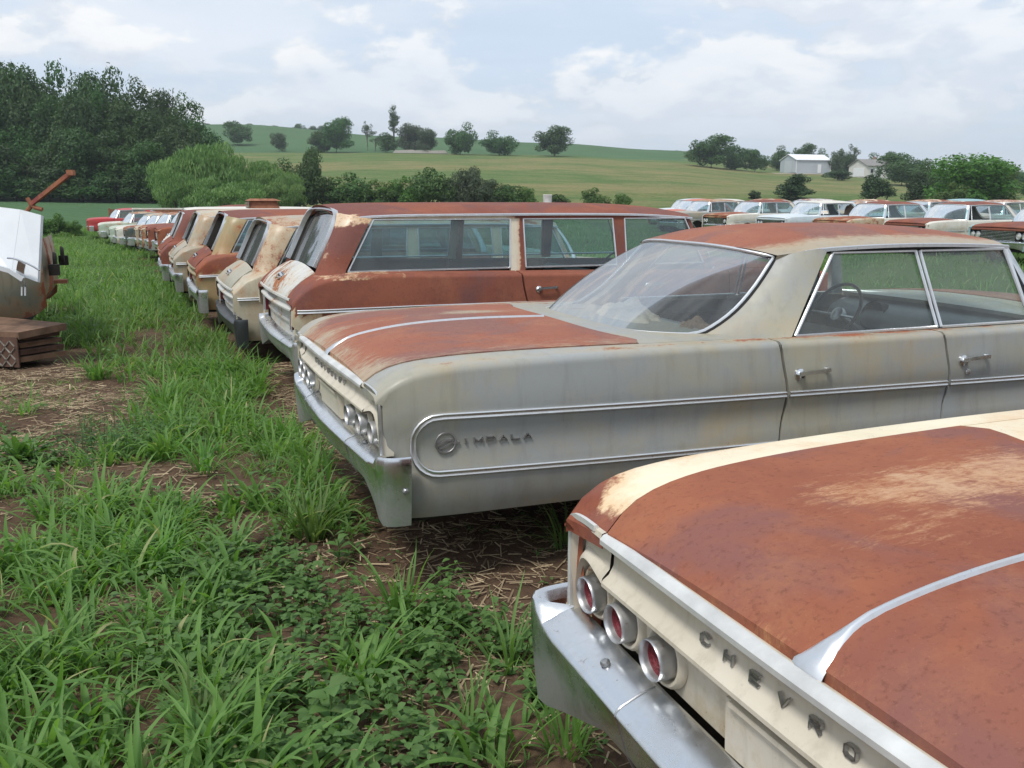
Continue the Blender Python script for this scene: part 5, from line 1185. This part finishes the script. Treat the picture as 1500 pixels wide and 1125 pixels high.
# clods
ico = None
x, y = sample(-5.5, 1.2, 2.2, 9.5, 5200, lambda x, y: bare(x, y)*.9*inview(x, y)); n = len(x); s = RNG.uniform(.004,.016,n)
oct_ = np.array([[1,0,0],[0,1,0],[-1,0,0],[0,-1,0],[0,0,1],[.0,0,-1]], float); of = np.array([[0,1,4],[1,2,4],[2,3,4],[3,0,4]])
co = (oct_[None]*RNG.uniform(.6,1.4,(n,6,3))*s[:,None,None]+np.stack([x, y, gz_np(x, y)+s*.15], -1)[:,None,:]).reshape(-1,3)
F = (of[None]+(np.arange(n)*6)[:,None,None]).reshape(-1,3)
o = np_mesh('soil_clods', co, F, simple('clod_soil', (.10,.064,.042), .95, 0, 20, .4), None, smooth=False); tag(o, 'small crumbs of brown soil', 'soil', kind='stuff')
# large single clumps one can point at
def clump(label, x, y, nb, L, W, seedv, rad=.06, spread=1.0, seg=7, name='grass_clump', m=None):
    global RNG
    keep = RNG; RNG = np.random.default_rng(seedv)
    k = nb; r = rad*np.sqrt(RNG.random(k)); a = RNG.random(k)*2*np.pi
    co, F, at = blades(r*np.cos(a), r*np.sin(a), np.zeros(k)-.01, L*RNG.uniform(.5,1.15,k), W*RNG.uniform(.7,1.2,k), a+RNG.normal(0,.5,k), np.abs(RNG.normal(.15,.18,k))*spread+r/rad*.25, RNG.uniform(.3,1.9,k)*spread, seg, np.clip(RNG.normal(.5,.2,k), 0, .84))
    RNG = keep
    o = np_mesh(name, co, F, m or G_NEAR, at); o.location = (x, y, float(gz_np(x, y))); tag(o, label, 'grass clump', 'tall grass clumps in the foreground'); return o
for (u, v, nb, L, W, lab) in ((592,905,30,.40,.014,'tall grass clump alone on the mulch in front of the nearest car\'s lamps'),
    (455,790,70,.34,.013,'dense grass clump below the left end of the grey hardtop bumper'),(300,690,36,.32,.013,'upright grass clump at the edge of the bare patch left of the lane'),
    (745,985,22,.34,.012,'thin grass clump just left of the chrome bumper corner'),(830,800,34,.30,.012,'grass clump showing between the grey hardtop and the nearest car'),
    (140,545,60,.30,.012,'round grass clump beside the rusty step at the left'),(60,990,46,.28,.014,'broad-bladed clump in the lower left corner'),(300,1085,52,.27,.015,'broad-bladed clump at the bottom edge'),
    (830,1100,40,.27,.011,'wide grass clump at the bottom edge under the nearest bumper'),(375,560,60,.42,.012,'tall grass clump under the bumper of the red-brown wagon'),(690,1075,26,.26,.012,'sparse clump right of the broad weeds at the bottom'),
    (235,830,60,.27,.014,'arching clump in the middle of the lower left grass'),(420,640,44,.32,.012,'clump next to the left end of the grey hardtop')):
    X = (u-750)*math.cos(ROLL)+(v-562.5)*math.sin(ROLL); Yp = -(u-750)*math.sin(ROLL)+(v-562.5)*math.cos(ROLL)
    dy = math.cos(PITCH)+math.sin(PITCH)*(-Yp/FPX); dz = -math.sin(PITCH)+math.cos(PITCH)*(-Yp/FPX); tt = -CAMH/dz
    clump(lab, X/FPX*tt, dy*tt, nb, L, W, u+v)
# dock rosette at the left with long leaves
k = 26; rr_ = np.random.default_rng(5); a = rr_.random(k)*6.28
co, F, at = blades(np.cos(a)*.02, np.sin(a)*.02, np.zeros(k), rr_.uniform(.18,.34,k), rr_.uniform(.035,.06,k), a, rr_.uniform(.4,1.0,k), rr_.uniform(.4,1.0,k), 7, rr_.uniform(.5,.8,k))
o = np_mesh('dock_plant', co, F, leaf_mat('dock_leaf', (.06,.15,.03), (.12,.24,.06)), at); o.location = (-3.15,5.75,float(gz_np(-3.15,5.75))); tag(o, 'long-leaved dock rosette on the bare soil at the left edge', 'weed')
# young milkweed at the bottom
for (mx, my, sc, lab) in ((-.56,2.62,1.0,'young milkweed with two broad pale leaves at the bottom edge'),(-.78,3.95,.8,'small upright weed with pointed leaves near the grass clump')):
    mw = empty('milkweed', (mx, my, float(gz_np(mx, my))), 0, lab, 'weed')
    MB().tube([(0,0,0),(.005,0,.08*sc),(0,.004,.16*sc)], .003, 6).build('stem', G_WEED, mw, attr=.6)
    for i in range(8):
        a = i*1.9; zz_ = (.05+.11*(i//2)/3)*sc
        c_, f_, t_ = leafset(np.array([0.]), np.array([0.]), np.array([zz_]), np.array([.085*sc]), np.array([a]), np.array([.5]), np.array([.8]))
        lo = np_mesh('leaf', c_, f_, G_WEED, t_, mw)

# ---------------------------------------------------------------- trees
def crown_mesh(name, seed, kind, nleaf, size):
    r = np.random.default_rng(seed)
    # unit tree: height 1, crown radius ~.5 (scaled later)
    if kind == 'wood': nl, zc_, rz, rx, lr = 34, .58, .40, .36, (.10,.19)
    elif kind == 'round': nl, zc_, rz, rx, lr = 30, .43, .43, .42, (.13,.22)
    elif kind == 'shrub': nl, zc_, rz, rx, lr = 18, .45, .42, .42, (.14,.24)
    elif kind == 'willow': nl, zc_, rz, rx, lr = 30, .55, .36, .42, (.10,.18)
    elif kind == 'cedar': nl, zc_, rz, rx, lr = 36, .45, .42, .36, (.09,.15)
    elif kind == 'poplar': nl, zc_, rz, rx, lr = 16, .62, .36, .10, (.05,.09)
    else: nl, zc_, rz, rx, lr = 14, .65, .28, .30, (.07,.12)
    d = r.normal(size=(nl,3)); d /= np.linalg.norm(d, axis=1)[:,None]; rad = r.random(nl)**.45
    C_ = d*rad[:,None]*np.array([rx,rx,rz])+np.array([0,0,zc_])
    if kind == 'cedar': taper = 1.25-1.15*(C_[:,2]-.03)/.95; C_[:,:2] *= np.clip(taper,.15,1.3)[:,None]
    if kind in ('shrub','willow'): C_[:,2] = np.maximum(C_[:,2], .12)
    if kind == 'round': C_[:,2] = np.maximum(C_[:,2], .17)
    LR = r.uniform(*lr, nl)*np.where(rad > .75, .85, 1.1)
    k = r.choice(nl, nleaf, p=LR**2/(LR**2).sum()); u = r.normal(size=(nleaf,3)); u /= np.linalg.norm(u, axis=1)[:,None]
    rr = (.62+.42*r.random(nleaf)**.6)*(1+.22*np.sin(u[:,0]*7+k)*np.sin(u[:,1]*6+k*2)*np.sin(u[:,2]*5))
    P_ = C_[k]+u*(LR[k]*rr)[:,None]*np.array([1,1,.8])
    if kind == 'willow': P_[:,2] -= .05*r.random(nleaf)
    P_[:,2] = np.maximum(P_[:,2], .01)
    nrm = u+r.normal(size=(nleaf,3))*.55+np.array([0,0,.35]); nrm /= np.linalg.norm(nrm, axis=1)[:,None]
    t1 = np.cross(nrm, r.normal(size=(nleaf,3))); t1 /= np.linalg.norm(t1, axis=1)[:,None]; t2 = np.cross(nrm, t1)
    if kind == 'willow': t1 = t1*.3+np.array([0,0,-1]); t1 /= np.linalg.norm(t1, axis=1)[:,None]; t2 = np.cross(nrm, t1); t2 /= np.maximum(np.linalg.norm(t2, axis=1),1e-3)[:,None]
    s = size*r.uniform(.55,1.3,nleaf); a = (s*(1.5 if kind == 'willow' else 1.0))[:,None]; b = (s*(.34 if kind == 'willow' else .62))[:,None]
    co = np.stack([P_-t1*a*.6, P_+t2*b*.5+t1*a*.05, P_+t1*a*.6, P_-t2*b*.5+t1*a*.05], 1).reshape(-1,3)
    F = np.arange(nleaf*4).reshape(-1,4); at = np.repeat(np.clip(r.normal(.45,.22,nleaf)+(r.random(nl)-.5)[k]*.5, 0, .84), 4)
    me_o = np_mesh(name, co, F, None, at, smooth=False) if False else None
    return co, F, at, C_
LM = {'wood': leaf_mat('woodland_leaves', (.026,.068,.018), (.060,.125,.032), None, .25), 'round': leaf_mat('oak_leaves', (.036,.086,.022), (.072,.145,.040), None, .25), 'willow': leaf_mat('willow_leaves', (.085,.175,.050), (.19,.30,.10), None, .3),
      'shrub': leaf_mat('hedge_leaves', (.040,.095,.022), (.085,.165,.040), None, .28), 'cedar': leaf_mat('cedar_sprays', (.020,.052,.016), (.045,.088,.026), None, .1), 'bright': leaf_mat('bright_leaves', (.055,.125,.022), (.105,.205,.040), None, .3),
      'grey': leaf_mat('grey_green_leaves', (.055,.085,.045), (.095,.135,.070), None, .3)}
BARK = simple('bark', (.10,.08,.06), .9, 0, 10, .4)
TPL = {}
def template(kind, var, matk, nleaf, size):
    key = (kind, var, matk)
    if key in TPL: return TPL[key]
    co, F, at, C_ = crown_mesh('crown', 100+var*7+len(TPL), kind, nleaf, size)
    o = np_mesh('crown', co, F, LM[matk], at, smooth=False); me = o.data; bpy.data.objects.remove(o)
    mb = MB(); mb.tube([(0,0,-.04),(.004,.003,.15),(-.004,.0,.35),(.0,.004,.62)], .018, 7)
    # taper and limbs
    for i in range(7):
        c_ = Vector(C_[i*2]); z0 = .16+.05*i; mb.tube([(0,0,z0), (c_.x*.4, c_.y*.4, z0+(c_.z-z0)*.5), c_], .007, 5)
    V = [(x*(1.25-z*.9 if abs(x) < .03 and abs(y) < .03 else 1), y*(1.25-z*.9 if abs(x) < .03 and abs(y) < .03 else 1), z) for x, y, z in mb.V]
    to = build('trunk', V, mb.F, BARK, weld=False); tm = to.data; bpy.data.objects.remove(to)
    TPL[key] = (me, tm); return TPL[key]
def tree(label, u, depth, vtop, wpx, kind, matk=None, group=None, name=None, var=None, dz=0, nleaf=None, size=None, cat='tree'):
    matk = matk or kind; var = random.randrange(3) if var is None else var
    nl = {'wood':8500,'round':9500,'shrub':4200,'willow':11000,'cedar':6500,'poplar':1500,'thin':1500}[kind]; sz = {'wood':.034,'round':.040,'shrub':.055,'willow':.036,'cedar':.036,'poplar':.030,'thin':.032}[kind]
    me, tm = template(kind, var, matk, nl, sz)
    x = (u-750)/FPX*depth/ .985; y = depth; z = ground(x, y)+dz
    hor = 284.9+(u-750)*ROLL; ztop = CAMH+(hor-vtop)/FPX*depth*1.0; h = max(.6, ztop-z); wdt = wpx/FPX*depth
    r = empty(name or ('shrub' if kind == 'shrub' else 'tree'), (x, y, z), random.random()*6.28, label, cat if kind != 'shrub' else 'shrub', group)
    cw = {'wood':.98,'round':.90,'shrub':1.0,'willow':.92,'cedar':.85,'poplar':.26,'thin':.65}[kind]; h *= {'round':1.07,'shrub':1.12,'willow':1.08}.get(kind, 1.03)
    for nm, m_ in (('crown', me), ('trunk', tm)):
        o = bpy.data.objects.new(nm, m_); COL.objects.link(o); o.parent = r; o.scale = (wdt/cw, wdt/cw, h/1.0)
    return r
# left woods: (u, vtop) skyline, two to three ranks deep
sky_l = [(-120,92),(-60,95),(-10,98),(40,99),(72,106),(96,128),(128,116),(160,114),(196,120),(226,133),(262,138),(292,152),(312,182)]
GW = 'trees of the dark wood at the left'
LT = ['woodland tree off the left edge of the wood','woodland tree beyond the left frame edge','tall dark tree cut by the left frame edge','broad high-crowned tree, tallest of the wood','high dark tree just right of the tallest','lower crown in the first dip of the wood skyline','tree with its own bump right of the first dip','middle tree of the wood skyline','tree right of the middle of the wood skyline','spreading tree where the wood skyline starts to fall','airy tree on the falling skyline of the wood','second last tree at the right end of the wood','small last tree at the right end of the wood']
def place_words(i, n): return ['leftmost','second from the left','third from the left','fourth from the left','fifth from the left','sixth from the left','left of the middle','near the middle','right of the middle','seventh from the right','sixth from the right','fifth from the right','fourth from the right','third from the right','second from the right','rightmost'][int(i*15.99/max(1,n-1)) if i < n-1 else 15]
for i, (u, v) in enumerate(sky_l):
    tree(LT[i], u, 112+(i*7 % 9), v, 96 if u < 240 else 72, 'wood', group=GW)
for i in range(12):
    u = -90+i*33; v = np.interp(u, [p[0] for p in sky_l], [p[1] for p in sky_l])+22+(i*13 % 17)
    tree('dark tree in the middle rank of the wood, '+place_words(i,12), u, 106+(i*5 % 7), v, 88, 'wood', group=GW)
for i in range(15):
    u = -80+i*27; v = 188+(i*29 % 46)
    tree('lower tree along the front edge of the wood, '+place_words(i,15), u, 101+(i*3 % 4), v, 92, 'wood', 'wood' if i % 3 else 'round', group='front rank of the wood')
for i in range(16):
    u = -70+i*23.5; tree('dark undergrowth bush at the foot of the wood, '+place_words(i,16), u, 99.5, 240+(i*17 % 26), 76, 'shrub', 'wood', group='undergrowth of the wood')
# willow mass
for (u, d, v, w_, lab) in ((318,78,212,150,'large pale green willow in front of the wood'),(272,72,250,95,'left low willow bush of the pale willow mass'),(385,80,232,120,'right shoulder of the pale willow mass'),(340,70,262,120,'low front willow bush behind the parked row'),(412,76,255,90,'darker willow bush right of the pale mass')):
    tree(lab, u, d, v, w_, 'willow', name='willow_tree')
# hedge line
for i, (u, v, w_, mk, kd) in enumerate(((440,228,64,'round','round'),(462,218,48,'round','round'),(425,262,70,'shrub','shrub'),(480,252,62,'shrub','shrub'),(520,255,70,'shrub','shrub'),(555,266,56,'bright','shrub'),(598,262,60,'bright','shrub'),(632,248,66,'shrub','shrub'),(655,256,50,'shrub','shrub'),(682,238,58,'grey','round'),(712,258,50,'grey','round'),(738,266,60,'shrub','shrub'),(768,276,44,'bright','shrub'),(865,277,52,'bright','shrub'),(812,283,40,'shrub','shrub'),(905,285,38,'bright','shrub'),(575,275,60,'shrub','shrub'),(505,270,60,'shrub','shrub'))):
    labs = ['tall dark bush right of the willow','taller dark tree right of the willow','bush at the foot of the dark tree','rounded hedge bush above the red-brown wagon\'s rear','wide hedge bush above the wagon roof','bright low hedge bush in the gap of the hedge','bright rounded hedge bush left of the tallest hedge bush','tallest dense green hedge bush','dense hedge bush beside the grey-green sapling','grey-green loose sapling rising from the hedge','smaller grey-green sapling in the hedge','last dense bush of the hedge towards the bucket','small bright bush left of the bucket','low bright bush right of the bucket','tiny bush behind the bucket','small bright bush at the right end of the hedge','low bush filling the hedge gap','low bush in front of the wide hedge bush']
    tree(labs[i], u, 88, v, w_, kd, mk, 'hedge behind the cars')
# hillside trees
for (u, d, v, w_, kd, mk, lab) in ((364,290,182,40,'round','round','round tree above the willow on the hill'),(422,268,198,26,'shrub','grey','small tree in the field left of the broad hill tree'),(480,262,196,36,'shrub','round','low bush left of the broad hill tree'),(502,262,177,54,'round','round','broad round hill tree left of the thin trees'),
    (546,275,181,18,'thin','grey','thin sparse tree left of the tall poplar'),(557,272,197,22,'thin','grey','thin low tree below the sparse one'),(583,277,161,18,'poplar','grey','tall thin poplar on the hill'),(574,266,200,34,'shrub','round','dark bush at the foot of the poplar'),(604,266,181,36,'round','grey','loose tree right of the poplar'),(628,264,188,34,'round','grey','spreading loose tree between poplar and dark round tree'),
    (676,258,181,44,'round','round','dark upright round tree in the middle of the hill'),(731,258,193,48,'round','round','wide low round tree, second from the right on the hill'),(808,256,189,54,'round','round','wide round tree standing alone, rightmost on the hill')):
    tree(lab, u, d, v, w_, kd, mk, 'trees on the hillside')
for i in range(16):
    u = 322+i*10.5; tree('small far skyline tree beyond the crop field, '+place_words(i,16), u, 470, 186+(i*7 % 6), 18, 'round', 'round', 'far skyline trees', var=i % 3, dz=2)
for i in range(9):
    u = 940+i*9; tree('very distant tree low on the skyline, '+place_words(i,9)+' of its line', u, 900, 224-(i*5 % 3), 20, 'round', 'round', 'far centre skyline trees', var=i % 3, dz=30)
# right side
for (u, d, v, w_, kd, mk, lab) in ((1028,235,201,66,'round','round','large rounded tree left of the metal barn'),(1062,240,212,40,'round','round','tree right beside the large rounded tree'),(1090,240,221,36,'round','round','low dark tree left of the barn'),(1126,262,213,36,'round','round','tree just behind the left corner of the barn'),(1158,270,213,34,'round','round','tree behind the barn roof'),(1180,268,218,30,'round','round','tree behind the right end of the barn'),
    (1206,245,217,24,'round','grey','narrow tree right of the barn'),(1227,245,211,20,'thin','grey','tall thin tree between barn and house'),(1222,250,226,40,'round','round','bush between barn and house'),(1262,262,224,40,'round','round','tree behind the house'),(1298,190,226,76,'round','round','wide dark tree right of the house'),(1285,262,224,30,'round','round','tree behind the right side of the house'),
    (1207,205,250,40,'shrub','cedar','low dark bush on the lawn below the barn'),(1150,120,252,78,'cedar','cedar','dark cedar in front of the barn lawn'),(1092,120,279,22,'shrub','cedar','tiny cedar bush left of the dark cedar'),(1262,112,247,70,'cedar','cedar','dark cedar below the house'),(1322,110,250,60,'cedar','cedar','dark cedar right of the house'),
    (1395,104,219,130,'round','bright','big bright green tree at the right'),(1425,108,240,80,'round','bright','right lobe tree beside the big bright tree'),(1370,98,270,56,'shrub','bright','bright low bush in front of the big tree'),(1340,130,232,60,'round','round','dark tree left of the big bright tree'),
    (1460,190,244,50,'round','round','dark tree line at the right, left part'),(1492,190,246,50,'round','round','dark tree line at the right, at the frame edge'),(1525,190,244,50,'round','round','dark tree line tree just outside the right edge'),(1478,150,268,40,'shrub','round','bushes on the right slope'),(1494,140,274,26,'thin','grey','small sapling at the right edge')):
    tree(lab, u, d, v, w_, kd, mk, 'trees around the barn and house' if u < 1330 else 'trees at the right')
# lane-end bushes
for (u, v, w_, lab) in ((86,318,34,'left bright bush at the end of the grass lane'),(104,313,40,'middle and highest bush at the end of the grass lane'),(122,322,30,'right small bush at the end of the grass lane, beside the red car')):
    tree(lab, u, 52, v, w_, 'shrub', 'bright', 'bushes at the end of the lane')
# ---------------------------------------------------------------- barn and house
def corr(name, col, sc):
    m, t = mat(name); c = t.n('ShaderNodeTexCoord').outputs['Object']; n = t.noise(c, .6, 5, .6)
    colr = t.mix(t.mapr(n, .4,.65,0,.3), col, tuple(q*.8 for q in col)); b = t.n('ShaderNodeBsdfPrincipled', inp={'Base Color': colr, 'Roughness': .45}); return finish(m, t, b.outputs[0])
def on(u, d): x = (u-750)/FPX*d/.985; return x, d
bx_, by_ = on(1160, 248)
barn = empty('metal_barn', (bx_, by_, ground(bx_, by_)), R(14), 'long metal barn with pale grey walls and bright roof on the hill', 'barn')
wl = corr('barn_wall', (.42,.46,.50), 2); rfm = corr('barn_roof', (.78,.80,.84), 2); trim_m = corr('barn_trim', (.75,.76,.78), 1)
W2, L2, E2, H2 = 4.0, 4.9, 3.2, 4.6
def gable(mat_, par, w2, l2, e, h, nm='wall'):
    mb = MB(); mb.poly([(-l2,-w2,0),(-l2,w2,0),(-l2,w2,e),(-l2,0,h),(-l2,-w2,e)][::-1]); mb.poly([(l2,-w2,0),(l2,w2,0),(l2,w2,e),(l2,0,h),(l2,-w2,e)])
    mb.poly([(-l2,-w2,-.6),(l2,-w2,-.6),(l2,-w2,e),(-l2,-w2,e)]); mb.poly([(-l2,w2,0),(l2,w2,0),(l2,w2,e),(-l2,w2,e)][::-1]); return mb.build(nm, mat_, par, smooth=False)
gable(wl, barn, W2, L2, E2, H2)
rb = MB()
for s in (-1,1): rb.hexa([(-L2-.25,0,H2+.02),(L2+.25,0,H2+.02),(L2+.25,s*(W2+.3),E2-.08),(-L2-.25,s*(W2+.3),E2-.08),(-L2-.25,0,H2+.14),(L2+.25,0,H2+.14),(L2+.25,s*(W2+.3),E2+.04),(-L2-.25,s*(W2+.3),E2+.04)])
rb.build('roof', rfm, barn, smooth=False)
ribs = MB()
for k in range(26): x = -L2+.1+k*(2*L2-.2)/25; ribs.box(x-.03,x+.03,-W2-.03,-W2-.003,0,E2-.1)
ribs.build('wall_ribs', wl, barn, smooth=False)
MB().box(1.2,2.2,-W2-.07,-W2-.035,0,2.1).build('door', trim_m, barn, smooth=False)
MB().box(-L2-.06,-L2-.003,-1.7,1.7,0,3.0).build('sliding_door', corr('barn_door', (.50,.53,.56), 2), barn, smooth=False)
for x in (-L2,L2): MB().box(x-.08,x+.08,-W2-.08,-W2-.004,0,E2).build('corner_trim', trim_m, barn, smooth=False)
yd = MB().grid([[(x, y, ground(x, y)+.06) for x in lin(bx_-10, bx_+16, 9)] for y in lin(by_-9, by_-4, 4)]).build('dirt_drive', simple('drive_gravel', (.36,.31,.24), .95, 0, .5, .2)); tag(yd, kind='structure')
hx, hy = on(1252, 232)
house = empty('house', (hx, hy, ground(hx, hy)), R(18), 'small white house with grey shingle roof between the trees', 'house')
gable(corr('siding', (.62,.60,.57), 2), house, 3.4, 3.6, 2.7, 4.2)
hb_ = MB()
for s in (-1,1): hb_.hexa([(-3.9,0,4.22),(3.9,0,4.22),(3.9,s*3.75,2.6),(-3.9,s*3.75,2.6),(-3.9,0,4.36),(3.9,0,4.36),(3.9,s*3.75,2.74),(-3.9,s*3.75,2.74)])
hb_.build('roof', simple('shingles', (.22,.21,.20), .9, 0, 3, .3), house, smooth=False)
for x in (-2.2,.2,2.2):
    wn = MB().box(x-.45,x+.45,-3.46,-3.41,1.0,2.0).build('window', M['bright'], house, smooth=False); MB().box(x-.38,x+.38,-3.48,-3.465,1.07,1.93).build('pane', M['black'], wn, smooth=False)
MB().box(-1.4,-.6,-3.46,-3.41,0,2.05).build('door', trim_m, house, smooth=False); MB().box(-3.66,-3.61,-2.4,1.6,.2,2.3).build('garage_door', trim_m, house, smooth=False)
MB().box(1.2,1.8,.3,.9,3.6,5.0).build('chimney', simple('chimney_brick', (.30,.2,.16), .9), house, smooth=False)
# small far farmstead in the hillside trees
fx_, fy_ = on(628, 262)
for i in range(3):
    x, y = on(598+i*22, 262); o = MB().hexa([(-3.2,-1,0),(3.2,-1,0),(3.2,1,0),(-3.2,1,0),(-2.6,-.7,.7),(2.4,-.6,.9),(2.4,.7,.9),(-2.6,.7,.7)]).build('stone_pile', simple('field_stone', (.30,.28,.25), .9), None, smooth=False); o.location = (x, y, ground(x, y)); tag(o, ('left','middle','right')[i]+' low grey stone pile under the loose hill trees', 'stone pile', 'stone piles on the hill')
# ---------------------------------------------------------------- thin summer haze
hz = MB().box(-650,650,-25,1000,-2.5,60).build('haze', mat('haze')[0], None, smooth=False, weld=False)
hm = hz.data.materials[0]; ht_ = NT(hm.node_tree); pv = ht_.n('ShaderNodeVolumePrincipled', inp={'Color': (.80,.87,.95,1), 'Density': .00038, 'Anisotropy': .2})
o_ = hm.node_tree.nodes.get('Material Output') or ht_.n('ShaderNodeOutputMaterial'); hm.node_tree.links.new(pv.outputs[0], o_.inputs['Volume']); tag(hz, 'thin pale haze over the fields', 'haze', kind='stuff')
